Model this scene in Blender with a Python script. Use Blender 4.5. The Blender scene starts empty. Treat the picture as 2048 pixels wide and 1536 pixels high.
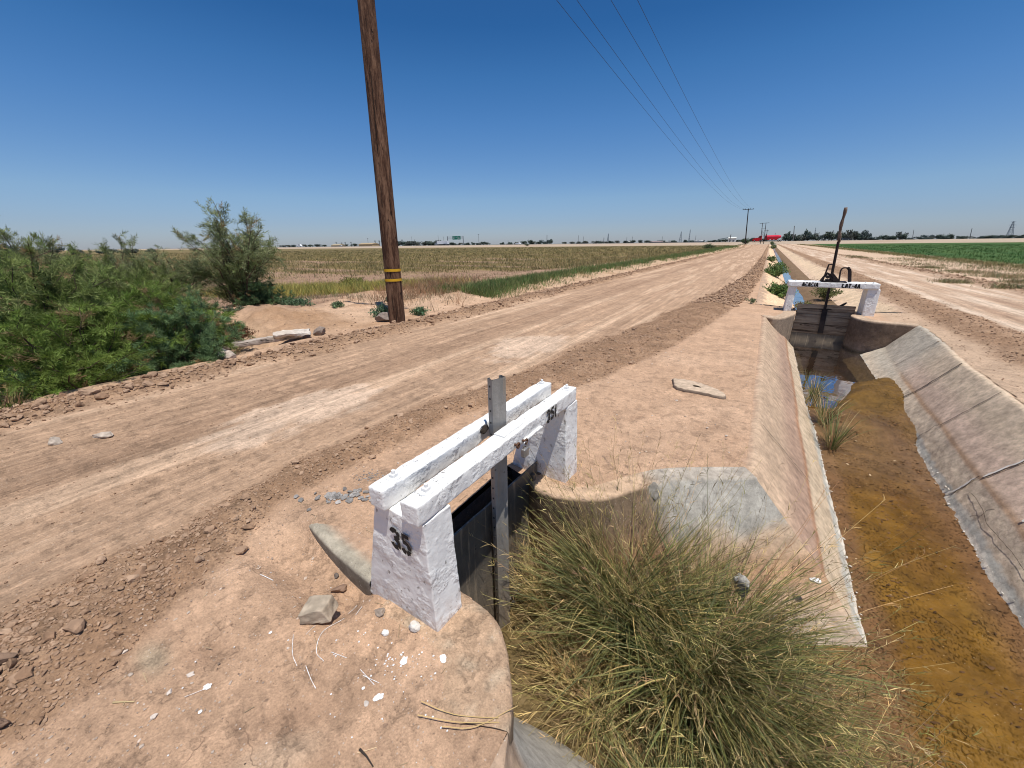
import bpy, math, random
import numpy as np
from mathutils import Matrix, Vector

rng = np.random.default_rng(7)
random.seed(7)
scene = bpy.context.scene
col = scene.collection
PI = math.pi

# ------------------------------------------------------------------ noise
_perm = np.random.default_rng(3).permutation(256)
_perm = np.concatenate([_perm, _perm, _perm])
_grad = np.random.default_rng(4).normal(size=(256, 3))
_grad /= np.linalg.norm(_grad, axis=1)[:, None]

def pn(x, y, z=0.0):
    """Perlin noise, about -0.7..0.7, on arrays."""
    x, y, z = np.broadcast_arrays(np.asarray(x, float), np.asarray(y, float), np.asarray(z, float))
    xi = np.floor(x).astype(int); yi = np.floor(y).astype(int); zi = np.floor(z).astype(int)
    fx, fy, fz = x - xi, y - yi, z - zi
    u = fx**3*(fx*(fx*6-15)+10); v = fy**3*(fy*(fy*6-15)+10); w = fz**3*(fz*(fz*6-15)+10)
    xi &= 255; yi &= 255; zi &= 255
    def g(i, j, k):
        h = _perm[_perm[_perm[xi+i]+yi+j]+zi+k]
        G = _grad[h]
        return G[..., 0]*(fx-i)+G[..., 1]*(fy-j)+G[..., 2]*(fz-k)
    def l(a, b, t): return a+t*(b-a)
    return l(l(l(g(0,0,0), g(1,0,0), u), l(g(0,1,0), g(1,1,0), u), v),
             l(l(g(0,0,1), g(1,0,1), u), l(g(0,1,1), g(1,1,1), u), v), w)

def fbm(x, y, z=0.0, octv=4, gain=0.5):
    s = 0; a = 1.0; t = 0
    for o in range(octv):
        s = s + a*pn(x*2**o+17.3*o, y*2**o-9.1*o, np.asarray(z)*2**o+3.3*o); t += a; a *= gain
    return s/t*1.6

def sst(a, b, x):
    t = np.clip((x-a)/(b-a), 0, 1)
    return t*t*(3-2*t)

def mixc(a, b, t):
    return a*(1-t[..., None]) + np.asarray(b)*t[..., None]

# ------------------------------------------------------------------ mesh building
def build(name, V, F, mats, mi=None, vcol=None, smooth=False, parent=None, attrs=None):
    V = np.asarray(V, np.float32).reshape(-1, 3)
    if not isinstance(F, list): F = [F]
    keep = [i for i, f in enumerate(F) if len(f)]
    if mi is not None: mi = [mi[i] for i in keep]
    F = [np.asarray(F[i], np.int32) for i in keep]
    me = bpy.data.meshes.new(name)
    me.vertices.add(len(V)); me.vertices.foreach_set('co', V.ravel())
    nl = sum(f.size for f in F); npoly = sum(len(f) for f in F)
    me.loops.add(nl); me.loops.foreach_set('vertex_index', np.concatenate([f.ravel() for f in F]))
    st = []; o = 0
    for f in F:
        st.append(o+np.arange(len(f))*f.shape[1]); o += f.size
    me.polygons.add(npoly); me.polygons.foreach_set('loop_start', np.concatenate(st).astype(np.int32))
    if not isinstance(mats, (list, tuple)): mats = [mats]
    for m in mats: me.materials.append(m)
    if mi is not None:
        m_ = np.concatenate([np.full(len(f), k, np.int32) if np.isscalar(k) else np.asarray(k, np.int32) for f, k in zip(F, mi)])
        me.polygons.foreach_set('material_index', m_)
    me.polygons.foreach_set('use_smooth', np.full(npoly, bool(smooth)))
    me.update(calc_edges=True)
    if vcol is not None:
        c = np.asarray(vcol, np.float32).reshape(-1, vcol.shape[-1])
        if c.shape[1] == 3: c = np.concatenate([c, np.ones((len(c), 1), np.float32)], 1)
        a = me.color_attributes.new('Col', 'FLOAT_COLOR', 'POINT'); a.data.foreach_set('color', c.ravel())
    for k, arr in (attrs or {}).items():
        a = me.attributes.new(k, 'FLOAT', 'POINT'); a.data.foreach_set('value', np.asarray(arr, np.float32).ravel())
    me.validate()
    ob = bpy.data.objects.new(name, me); col.objects.link(ob)
    if parent is not None: ob.parent = parent
    return ob

class MB:
    """collects pieces into ONE mesh"""
    def __init__(s): s.V = []; s.F = {}; s.n = 0; s.C = []
    def add(s, V, F, k=0, c=None):
        V = np.asarray(V, float).reshape(-1, 3)
        if not isinstance(F, list): F = [F]
        for f in F:
            f = np.asarray(f, int)
            if len(f): s.F.setdefault((k, f.shape[1]), []).append(f+s.n)
        s.V.append(V); s.n += len(V)
        s.C.append(np.broadcast_to(np.asarray(c if c is not None else (1, 1, 1), float), (len(V), 3)))
        return s
    def build(s, name, mats, parent=None, smooth=False):
        F = []; mi = []
        for (k, n), fs in s.F.items(): F.append(np.concatenate(fs)); mi.append(k)
        return build(name, np.concatenate(s.V), F, mats, mi, np.concatenate(s.C), smooth, parent)

BOXF = np.array([(0,3,2,1), (4,5,6,7), (0,1,5,4), (1,2,6,5), (2,3,7,6), (3,0,4,7)])
def box(x0, x1, y0, y1, z0, z1):
    return np.array([(x0,y0,z0),(x1,y0,z0),(x1,y1,z0),(x0,y1,z0),(x0,y0,z1),(x1,y0,z1),(x1,y1,z1),(x0,y1,z1)], float), BOXF

def frame_of(d):
    d = d/np.linalg.norm(d)
    a = np.array((0,0,1.)) if abs(d[2]) < .9 else np.array((1.,0,0))
    u = np.cross(a, d); u /= np.linalg.norm(u); v = np.cross(d, u)
    return u, v

def bar(p, q, w, t):
    """rectangular bar from p to q, w wide sideways, t in the other direction"""
    p = np.array(p, float); q = np.array(q, float); u, v = frame_of(q-p)
    o = [(-1,-1),(1,-1),(1,1),(-1,1)]
    V = [p+u*a*w/2+v*b*t/2 for a, b in o]+[q+u*a*w/2+v*b*t/2 for a, b in o]
    return np.array(V), BOXF

def tube(P, r, n=8, cap=True):
    P = np.asarray(P, float); r = np.broadcast_to(r, (len(P),)); V = []
    u0 = None
    for i in range(len(P)):
        d = P[min(i+1, len(P)-1)]-P[max(i-1, 0)]
        d = d/np.linalg.norm(d)
        if u0 is None: u, v = frame_of(d)
        else:
            u = u0-d*u0.dot(d); u /= np.linalg.norm(u); v = np.cross(d, u)
        u0 = u
        a = np.arange(n)*2*PI/n
        V.append(P[i]+r[i]*(np.cos(a)[:, None]*u+np.sin(a)[:, None]*v))
    V = np.concatenate(V); F = []
    k = len(P)
    i = np.arange(k-1)[:, None]*n; j = np.arange(n)[None]; j2 = (j+1) % n
    F = np.stack([i+j, i+j2, i+n+j2, i+n+j], -1).reshape(-1, 4)
    out = [F]
    if cap:
        V = np.concatenate([V, P[:1], P[-1:]])
        a = k*n; jj = np.arange(n)
        out.append(np.concatenate([np.stack([np.full(n, a), (jj+1) % n, jj], 1), np.stack([np.full(n, a+1), (k-1)*n+jj, (k-1)*n+(jj+1) % n], 1)]))
    return V, out

def grid_faces(nu, nv, wrap=False):
    i = np.arange(nu-1)[:, None]; j = np.arange(nv if wrap else nv-1)[None]; j2 = (j+1) % nv
    return np.stack([i*nv+j, i*nv+j2, (i+1)*nv+j2, (i+1)*nv+j], -1).reshape(-1, 4)

def hexa(c8, res=.012, r=.006, amp=.002, ns=30., seed=0., amp2=0., ns2=8.):
    """rounded, slightly uneven block from 8 corners (0-3 bottom ring, 4-7 top ring)"""
    c8 = np.asarray(c8, float)
    L = [np.linalg.norm(c8[1]-c8[0]+c8[6]-c8[7])/2, np.linalg.norm(c8[3]-c8[0]+c8[6]-c8[5])/2, np.linalg.norm(c8[4]-c8[0]+c8[6]-c8[2])/2]
    L = np.maximum(L, 1e-3)
    def coords(l):
        n = max(2, int(l/res)); base = np.linspace(-l/2, l/2, n+1)
        e = np.array([r*.35, r*.8]); extra = np.concatenate([-l/2+e, l/2-e])
        return np.unique(np.round(np.concatenate([base, extra]), 6))
    ax = [coords(l) for l in L]
    VV = []; FF = []; n = 0
    for d in range(3):
        a, b = [k for k in range(3) if k != d]
        A, B = np.meshgrid(ax[a], ax[b], indexing='ij')
        for s in (-1, 1):
            p = np.zeros(A.shape+(3,)); p[..., a] = A; p[..., b] = B; p[..., d] = s*L[d]/2
            f = grid_faces(*A.shape)
            flip = (s > 0) ^ (d == 1)
            # orientation: (a,b,d) right handed when d in (2,0)
            if not flip: f = f[:, ::-1]
            VV.append(p.reshape(-1, 3)); FF.append(f+n); n += A.size
    p = np.concatenate(VV); F = np.concatenate(FF)
    h = np.array(L)/2
    q = np.clip(p, -h+r, h-r); dd = p-q; ln = np.linalg.norm(dd, axis=1)
    m = ln > 1e-9
    p[m] = q[m]+dd[m]/ln[m][:, None]*r
    t = p/np.array(L)+.5
    u, v, w = t[:, 0:1], t[:, 1:2], t[:, 2:3]
    X = ((1-u)*(1-v)*c8[0]+u*(1-v)*c8[1]+u*v*c8[2]+(1-u)*v*c8[3])*(1-w)+((1-u)*(1-v)*c8[4]+u*(1-v)*c8[5]+u*v*c8[6]+(1-u)*v*c8[7])*w
    for am, sc in ((amp, ns), (amp2, ns2)):
        if am:
            X = X+am*1.8*np.stack([pn(X[:, 0]*sc+seed+k*31, X[:, 1]*sc+k*7, X[:, 2]*sc) for k in range(3)], 1)
    return X, F

def blk(x0, x1, y0, y1, z0, z1): return box(x0, x1, y0, y1, z0, z1)[0]

def ico(sub=1):
    import bmesh
    bm = bmesh.new(); bmesh.ops.create_icosphere(bm, subdivisions=sub, radius=1)
    V = np.array([v.co for v in bm.verts]); F = np.array([[v.index for v in f.verts] for f in bm.faces]); bm.free()
    return V, F
ICO = {k: ico(k) for k in (1, 2, 3)}

def rock_shape(sub=2, seed=0, rough=.35, flat=(1, 1, 1), facet=True):
    V, F = ICO[sub]; V = V.copy()
    r = np.random.default_rng(seed)
    if facet:   # cut by random planes for angular clods
        for k in range(9):
            n = r.normal(size=3); n /= np.linalg.norm(n); d = r.uniform(.5, .85)
            s = V@n-d; V -= np.maximum(s, 0)[:, None]*n
    V *= (1+rough*pn(V[:, 0]*1.7+seed*5.1, V[:, 1]*1.7, V[:, 2]*1.7)*1.2)[:, None]
    if sub > 1: V *= (1+rough*.3*pn(V[:, 0]*5+seed*5.1, V[:, 1]*5, V[:, 2]*5))[:, None]
    return V*np.array(flat), F

def scatter(shapes, P, S, rot_z, tilt, cols=None, k0=0):
    """many small solids in one mesh. P (n,3), S (n,3)"""
    n = len(P); idx = rng.integers(0, len(shapes), n)
    VV = []; FF = []; CC = []; o = 0
    for s, (V, F) in enumerate(shapes):
        m = np.where(idx == s)[0]
        if not len(m): continue
        a = rot_z[m]; b = tilt[m]
        ca, sa, cb, sb = np.cos(a), np.sin(a), np.cos(b), np.sin(b)
        X = V[None]*S[m][:, None]
        y = X[..., 1]*cb[:, None]-X[..., 2]*sb[:, None]; z = X[..., 1]*sb[:, None]+X[..., 2]*cb[:, None]; x = X[..., 0]
        W = np.stack([x*ca[:, None]-y*sa[:, None], x*sa[:, None]+y*ca[:, None], z], -1)+P[m][:, None]
        VV.append(W.reshape(-1, 3)); FF.append((F[None]+(o+np.arange(len(m))*len(V))[:, None, None]).reshape(-1, F.shape[1])); o += len(m)*len(V)
        if cols is not None: CC.append(np.repeat(cols[m], len(V), 0))
    return np.concatenate(VV), np.concatenate(FF), (np.concatenate(CC) if cols is not None else None)

def ribbons(P, W, side):
    """P (n,k,3) centre lines, W (n,k) half widths, side (n,3) or (n,k,3)"""
    n, k, _ = P.shape
    if side.ndim == 2: side = side[:, None]
    A = P-side*W[..., None]; B = P+side*W[..., None]
    V = np.stack([A, B], 2).reshape(-1, 3)
    base = (np.arange(n)*k*2)[:, None]; j = np.arange(k-1)[None]*2
    i = base+j
    F = np.stack([i, i+1, i+3, i+2], -1).reshape(-1, 4)
    return V, F

def unit(v): return v/np.maximum(np.linalg.norm(v, axis=-1, keepdims=True), 1e-9)

def grass_lines(base, az, lean, length, droop, k=6):
    """curved centre lines that start at base, lean out toward az and droop"""
    n = len(base); t = np.linspace(0, 1, k)[None]
    e = (PI/2-lean)[:, None]-droop[:, None]*t**1.3
    ds = length[:, None]/(k-1)
    hz = np.cumsum(np.cos(e)*ds, 1)-np.cos(e[:, :1])*ds; vz = np.cumsum(np.sin(e)*ds, 1)-np.sin(e[:, :1])*ds
    return np.stack([base[:, None, 0]+hz*np.cos(az)[:, None], base[:, None, 1]+hz*np.sin(az)[:, None], base[:, None, 2]+vz], -1)

# ------------------------------------------------------------------ object tags
def tag(o, label=None, cat=None, group=None, kind=None):
    if label: o['label'] = label
    if cat: o['category'] = cat
    if group: o['group'] = group
    if kind: o['kind'] = kind
    return o
def empty(name, label, cat, loc=(0, 0, 0), group=None):
    o = bpy.data.objects.new(name, None); col.objects.link(o); o.location = loc; o.empty_display_size = .2
    return tag(o, label, cat, group)
def copy_tree(o, parent=None):
    c = o.copy(); col.objects.link(c)
    if parent is not None: c.parent = parent
    for ch in [x for x in bpy.data.objects if x.parent == o]: copy_tree(ch, c)
    return c

# ------------------------------------------------------------------ materials
class NB:
    def __init__(s, name):
        s.m = bpy.data.materials.new(name); s.m.use_nodes = True; s.t = s.m.node_tree
        for n in list(s.t.nodes): s.t.nodes.remove(n)
        s.out = s.t.nodes.new('ShaderNodeOutputMaterial')
        s.co = s.n('ShaderNodeTexCoord').outputs['Object']
        s.geo = s.n('ShaderNodeNewGeometry').outputs['Position']
    def n(s, typ, **kw):
        n = s.t.nodes.new(typ)
        for k, v in kw.items(): setattr(n, k, v)
        return n
    def l(s, a, b): s.t.links.new(a, b)
    def put(s, sock, v):
        if isinstance(v, bpy.types.NodeSocket): s.l(v, sock)
        else:
            if sock.type == 'RGBA' and not np.isscalar(v) and len(v) == 3: v = (*v, 1)
            sock.default_value = v
    def map(s, scale, src=None):
        n = s.n('ShaderNodeMapping'); n.inputs['Scale'].default_value = scale if not np.isscalar(scale) else (scale,)*3
        s.l(src or s.co, n.inputs['Vector']); return n.outputs[0]
    def noise(s, scale, detail=4, rough=.55, vec=None, dist=0.):
        n = s.n('ShaderNodeTexNoise'); s.l(vec or s.co, n.inputs['Vector'])
        n.inputs['Scale'].default_value = scale; n.inputs['Detail'].default_value = detail; n.inputs['Roughness'].default_value = rough; n.inputs['Distortion'].default_value = dist
        return n.outputs['Fac']
    def vor(s, scale, feature='F1', vec=None, rand=1., out='Distance'):
        n = s.n('ShaderNodeTexVoronoi', feature=feature); s.l(vec or s.co, n.inputs['Vector'])
        n.inputs['Scale'].default_value = scale; n.inputs['Randomness'].default_value = rand
        return n.outputs[out] if out != 'all' else n
    def ramp(s, fac, stops, interp='LINEAR'):
        n = s.n('ShaderNodeValToRGB'); cr = n.color_ramp; cr.interpolation = interp
        while len(cr.elements) < len(stops): cr.elements.new(.5)
        for e, (p, c) in zip(cr.elements, stops):
            e.position = p; e.color = (c, c, c, 1) if np.isscalar(c) else (*c, 1)
        s.l(fac, n.inputs[0]); return n.outputs['Color']
    def rng(s, v, a, b, c=0., d=1.):
        n = s.n('ShaderNodeMapRange'); n.clamp = True
        s.put(n.inputs['Value'], v)
        for k, x in zip(('From Min', 'From Max', 'To Min', 'To Max'), (a, b, c, d)): s.put(n.inputs[k], x)
        return n.outputs[0]
    def mix(s, a, b, f, mode='MIX'):
        n = s.n('ShaderNodeMix', data_type='RGBA', blend_type=mode)
        s.put(n.inputs[0], f); s.put(n.inputs[6], a); s.put(n.inputs[7], b); return n.outputs[2]
    def math(s, op, a, b=0., clamp=False):
        n = s.n('ShaderNodeMath', operation=op); n.use_clamp = clamp
        s.put(n.inputs[0], a); s.put(n.inputs[1], b); return n.outputs[0]
    def attr(s, name='Col', out='Color'):
        return s.n('ShaderNodeAttribute', attribute_name=name).outputs[out]
    def bump(s, h, strength, dist, prev=None):
        n = s.n('ShaderNodeBump'); n.inputs['Strength'].default_value = strength; n.inputs['Distance'].default_value = dist
        s.l(h, n.inputs['Height'])
        if prev is not None: s.l(prev, n.inputs['Normal'])
        return n.outputs[0]
    def xyz(s, v=None):
        n = s.n('ShaderNodeSeparateXYZ'); s.l(v or s.co, n.inputs[0]); return n.outputs
    def done(s, color, rough=.9, normal=None, metal=0., spec=.3, sss=0, extra=None):
        b = s.n('ShaderNodeBsdfPrincipled'); s.put(b.inputs['Base Color'], color); s.put(b.inputs['Roughness'], rough)
        s.put(b.inputs['Metallic'], metal); b.inputs['Specular IOR Level'].default_value = spec
        if normal is not None: s.l(normal, b.inputs['Normal'])
        s.l(b.outputs[0], s.out.inputs['Surface'])
        return s.m

def M_plain(name, c, rough=.7, metal=0., var=.25, sc=3., spec=.3):
    b = NB(name)
    f = b.rng(b.noise(sc, 5), .25, .75, 1-var, 1+var*.6)
    g = b.mix((*c, 1), (1, 1, 1, 1), 0.0)
    n = b.n('ShaderNodeVectorMath', operation='SCALE'); b.l(g, n.inputs[0]); b.l(f, n.inputs['Scale'])
    return b.done(n.outputs[0], rough, None, metal, spec)

def scale_col(b, c, f):
    n = b.n('ShaderNodeVectorMath', operation='SCALE'); b.l(c, n.inputs[0]) if isinstance(c, bpy.types.NodeSocket) else b.put(n.inputs[0], c)
    b.put(n.inputs['Scale'], f); return n.outputs[0]

def M_ground():
    b = NB('earth')
    c = b.attr(); rough = b.attr('rough', 'Fac')
    near = b.attr('near', 'Fac')
    f1 = b.rng(b.noise(2.2, 5, .6), .28, .72, .84, 1.14)
    f2 = b.rng(b.noise(28, 6, .7), .25, .75, .76, 1.2)
    f3 = b.math('MULTIPLY', b.rng(b.noise(9, 6, .75), .3, .7, .86, 1.12), b.rng(b.noise(120, 3, .7), .25, .75, .74, 1.26))
    c = b.mix(c, (1.10, 1.095, 1.065), 1., 'MULTIPLY')
    trk = b.attr('road', 'Fac')
    sf = b.noise(1., 7, .72, vec=b.map((11., .45, 1.))); sf2 = b.noise(1., 5, .7, vec=b.map((45., 2.2, 1.)))
    sfm = b.math('MULTIPLY', b.rng(sf, .3, .7, .70, 1.30), b.rng(sf2, .3, .7, .84, 1.16))
    c = scale_col(b, c, b.math('ADD', 1., b.math('MULTIPLY', b.math('SUBTRACT', sfm, 1.), trk)))
    crust = b.math('MULTIPLY', b.rng(b.noise(3.4, 9, .68), .52, .545), b.rng(b.noise(.9, 3), .42, .56))
    crust2 = b.rng(b.noise(7.5, 9, .7), .56, .585)
    c = scale_col(b, c, b.math('ADD', 1., b.math('MULTIPLY', b.math('SUBTRACT', b.math('MULTIPLY', crust, .13), b.math('MULTIPLY', crust2, .15)), near)))
    c = scale_col(b, c, b.math('MULTIPLY', b.math('MULTIPLY', f1, f2), f3))
    # fine gravel: pale and dark grains
    v = b.vor(75, out='all'); sel = b.xyz(v.outputs['Color'])
    grain = b.rng(v.outputs['Distance'], .18, .3, 1, 0)
    dark = b.math('MULTIPLY', grain, b.rng(sel[0], .84, .86)); dark = b.math('MULTIPLY', dark, b.rng(b.noise(2.3, 4), .40, .62, .15, 1.)); pale = b.math('MULTIPLY', grain, b.rng(sel[1], .9, .92))
    c = b.mix(c, (.13, .085, .06), b.math('MULTIPLY', b.math('MULTIPLY', dark, near), .75))
    c = b.mix(c, (.62, .50, .40), b.math('MULTIPLY', b.math('MULTIPLY', pale, near), .7))
    v2 = b.vor(26, out='all'); s2 = b.xyz(v2.outputs['Color'])
    g2 = b.math('MULTIPLY', b.rng(v2.outputs['Distance'], .16, .24, 1, 0), b.rng(s2[0], .93, .94))
    c = b.mix(c, (.16, .11, .085), b.math('MULTIPLY', b.math('MULTIPLY', b.math('MULTIPLY', g2, near), b.rng(b.noise(1.7, 3), .45, .6)), .8))
    # hairline cracks in the crust
    wob = b.noise(6, 3); 
    vv = b.n('ShaderNodeVectorMath', operation='ADD'); b.l(b.co, vv.inputs[0]); b.l(scale_col(b, b.n('ShaderNodeCombineXYZ').outputs[0], 1.), vv.inputs[1])
    nz = b.n('ShaderNodeTexNoise'); b.l(b.co, nz.inputs['Vector']); nz.inputs['Scale'].default_value = 7; nz.inputs['Detail'].default_value = 4
    av = b.n('ShaderNodeVectorMath', operation='MULTIPLY_ADD'); b.l(nz.outputs['Color'], av.inputs[0]); av.inputs[1].default_value = (.25, .25, 0); b.l(b.co, av.inputs[2])
    cr = b.vor(3.2, 'DISTANCE_TO_EDGE', vec=av.outputs[0])
    crk = b.math('MULTIPLY', b.rng(cr, .002, .007, 1, 0), b.rng(b.noise(1.9, 3), .54, .60))
    crk = b.math('MULTIPLY', b.math('MULTIPLY', crk, near), b.math('SUBTRACT', 1., rough, True))
    c = b.mix(c, (.2, .12, .08), b.math('MULTIPLY', crk, .45))
    # relief
    h1 = b.noise(55, 6, .7); h2 = b.noise(190, 4, .7)
    h = b.math('ADD', b.math('MULTIPLY', h1, .018), b.math('MULTIPLY', h2, .007))
    clod = b.vor(34); clod = b.math('MULTIPLY', b.math('MULTIPLY', clod, rough), -.02)
    h = b.math('ADD', h, clod)
    h = b.math('ADD', h, b.math('MULTIPLY', b.math('SUBTRACT', b.math('MULTIPLY', crust, .004), b.math('MULTIPLY', crust2, .005)), near))
    h = b.math('ADD', h, b.math('MULTIPLY', b.math('MULTIPLY', sf, trk), .02))
    h = b.math('ADD', h, b.math('MULTIPLY', crk, -.004))
    h = b.math('ADD', h, b.math('MULTIPLY', b.math('MULTIPLY', g2, near), .004))
    return b.done(c, .95, b.bump(h, .8, 1.), spec=.12)

def M_concrete(name, base=(.40, .36, .30), dirt=(.40, .26, .17), dirt_amt=.5, use_col=False):
    b = NB(name)
    c0 = b.attr() if use_col else base
    f = b.math('MULTIPLY', b.rng(b.noise(14, 8, .75), .28, .72, .64, 1.3), b.rng(b.noise(3.5, 5, .7), .3, .7, .85, 1.15))
    c = scale_col(b, c0, f)
    d = b.rng(b.noise(2.6, 5, .6), .5-.25*dirt_amt, .75, 0, .9*min(1, dirt_amt*1.6))
    if not use_col: c = b.mix(c, dirt, d)
    v = b.vor(110, out='all'); sel = b.xyz(v.outputs['Color'])
    g = b.rng(v.outputs['Distance'], .2, .35, 1, 0)
    c = b.mix(c, (.14, .11, .09), b.math('MULTIPLY', b.math('MULTIPLY', g, b.rng(sel[0], .82, .84)), .6))
    c = b.mix(c, (.6, .54, .46), b.math('MULTIPLY', b.math('MULTIPLY', g, b.rng(sel[1], .86, .88)), .5))
    h = b.math('ADD', b.math('MULTIPLY', b.noise(60, 6, .7), .006), b.math('MULTIPLY', b.noise(220, 4), .002))
    return b.done(c, .9, b.bump(h, .8, 1.), spec=.2)

def M_white():
    b = NB('white_paint')
    c = scale_col(b, (.82, .81, .775), b.rng(b.noise(9, 5), .3, .7, .92, 1.03))
    n1 = b.noise(42, 4, .6)
    # chips, streaks and knocked spots
    chip = b.math('MULTIPLY', b.rng(b.noise(38, 5, .75, vec=b.map((1, 1, .55))), .61, .635), b.rng(b.noise(5, 3), .44, .53))
    spot = b.vor(46, out='all'); ss = b.xyz(spot.outputs['Color'])
    sp = b.math('MULTIPLY', b.rng(spot.outputs['Distance'], .1, .17, 1, 0), b.rng(ss[0], .93, .94))
    chip = b.math('MAXIMUM', chip, b.math('MULTIPLY', sp, .9))
    c = b.mix(c, (.2, .17, .14), b.math('MULTIPLY', chip, .8))
    z = b.xyz()[2]
    soil = b.math('MULTIPLY', b.rng(z, .0, .16, 1, 0), b.rng(b.noise(22, 6, .75), .44, .62))
    c = b.mix(c, (.45, .30, .20), b.math('MULTIPLY', soil, .7))
    h = b.math('ADD', b.math('MULTIPLY', b.math('MULTIPLY', b.noise(30, 5, .6), b.rng(b.noise(7, 4), .49, .62, .06, 1.)), .016), b.math('MULTIPLY', b.noise(95, 4, .6, vec=b.map((1, .7, .7))), .003))
    h = b.math('SUBTRACT', h, b.math('MULTIPLY', chip, .004))
    return b.done(c, .55, b.bump(h, .75, .8), spec=.35)

def M_wood(name, dark, light, axis=2, sc=9., stretch=.06, bump=.006):
    b = NB(name)
    s = [1, 1, 1]; s[axis] = stretch
    v = b.map(tuple(s))
    n1 = b.noise(sc, 6, .65, vec=v, dist=.6); n2 = b.noise(sc*6, 5, .7, vec=v)
    f = b.math('ADD', b.math('MULTIPLY', n1, .6), b.math('MULTIPLY', n2, .4))
    c = b.ramp(f, [(.36, tuple(x*.35 for x in dark)), (.46, dark), (.58, light), (.7, tuple(x*1.15 for x in light))])
    crack = b.rng(b.noise(sc*1.6, 3, .5, vec=v, dist=1.2), .335, .355, 1, 0)
    c = b.mix(c, (.012, .008, .006), b.math('MULTIPLY', crack, .85))
    h = b.math('SUBTRACT', b.math('MULTIPLY', f, bump*2), b.math('MULTIPLY', crack, bump*1.5))
    return b.done(c, .85, b.bump(h, .8, 1.), spec=.2)

def M_metal_dirty(name, c0, mud, z0, z1, metal=.6, rough=.55):
    b = NB(name)
    z = b.xyz()[2]
    n = b.noise(7, 6, .65, vec=b.map((1, 1, .35)))
    c = scale_col(b, c0, b.rng(n, .3, .7, .7, 1.35))
    f = b.math('ADD', b.rng(z, z0, z1, .8, .0), b.math('MULTIPLY', b.math('SUBTRACT', b.noise(12, 6, .7), .5), 1.2), True)
    c = b.mix(c, mud, f)
    st = b.math('MULTIPLY', b.rng(b.noise(30, 4, .6, vec=b.map((1, 1, .07))), .56, .66), .5)
    c = b.mix(c, tuple(x*1.8 for x in mud), st)
    sp = b.math('MULTIPLY', b.rng(b.vor(24), .12, .2, 1, 0), b.rng(b.noise(6, 3), .52, .6))
    c = b.mix(c, (.01, .01, .01), sp)
    r = b.rng(f, 0, 1, rough, .9)
    h = b.math('MULTIPLY', b.noise(45, 5, .7), .006)
    return b.done(c, r, b.bump(h, .6, 1.), b.math('SUBTRACT', metal, b.math('MULTIPLY', f, metal), True), .4)

def M_leaf(name, trans=.3, rough=.6):
    b = NB(name)
    c = b.attr()
    c = scale_col(b, c, b.rng(b.noise(1.7, 3), .3, .7, .95, 1.55))
    p = b.n('ShaderNodeBsdfPrincipled'); b.l(c, p.inputs['Base Color']); p.inputs['Roughness'].default_value = rough; p.inputs['Specular IOR Level'].default_value = .25
    t = b.n('ShaderNodeBsdfTranslucent'); b.l(c, t.inputs['Color'])
    m = b.n('ShaderNodeMixShader'); m.inputs[0].default_value = trans; b.l(p.outputs[0], m.inputs[1]); b.l(t.outputs[0], m.inputs[2])
    b.l(m.outputs[0], b.out.inputs['Surface']); return b.m

def M_col(name, rough=.8, metal=0.):
    b = NB(name)
    c = scale_col(b, b.attr(), b.rng(b.noise(20, 5), .3, .7, .75, 1.2))
    return b.done(c, rough, b.bump(b.math('MULTIPLY', b.noise(70, 5, .7), .006), .7, 1.), metal, .2)

def M_mud():
    b = NB('wet_mud')
    c = b.attr()
    n = b.noise(5, 6, .65)
    c = scale_col(b, c, b.rng(n, .28, .72, .62, 1.45))
    flake = b.math('MULTIPLY', b.rng(b.noise(48, 6, .75, dist=.0, vec=b.map((1.3, .8, 1))), .54, .68), b.rng(b.noise(2.4, 4), .40, .60))
    c = b.mix(c, (.045, .022, .008), b.math('MULTIPLY', flake, .45))
    nz = b.n('ShaderNodeTexNoise'); b.l(b.co, nz.inputs['Vector']); nz.inputs['Scale'].default_value = 5; nz.inputs['Detail'].default_value = 5
    av = b.n('ShaderNodeVectorMath', operation='MULTIPLY_ADD'); b.l(nz.outputs['Color'], av.inputs[0]); av.inputs[1].default_value = (.35, .35, 0); b.l(b.co, av.inputs[2])
    crk = b.math('MULTIPLY', b.rng(b.vor(4.2, 'DISTANCE_TO_EDGE', vec=av.outputs[0]), .004, .018, 1, 0), b.rng(b.noise(2.2, 3), .55, .62))
    c = b.mix(c, (.04, .022, .012), b.math('MULTIPLY', crk, .35))
    v = b.vor(60, out='all'); sel = b.xyz(v.outputs['Color'])
    g = b.math('MULTIPLY', b.rng(v.outputs['Distance'], .12, .2, 1, 0), b.rng(sel[0], .95, .96))
    c = b.mix(c, (.5, .36, .22), b.math('MULTIPLY', g, .8))
    h = b.math('ADD', b.math('MULTIPLY', b.noise(30, 6, .72), .010), b.math('MULTIPLY', flake, .010))
    h = b.math('SUBTRACT', h, b.math('MULTIPLY', crk, .010))
    r = b.rng(b.noise(3, 4), .4, .6, .3, .6)
    return b.done(c, r, b.bump(h, .9, 1.), spec=.22)

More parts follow.
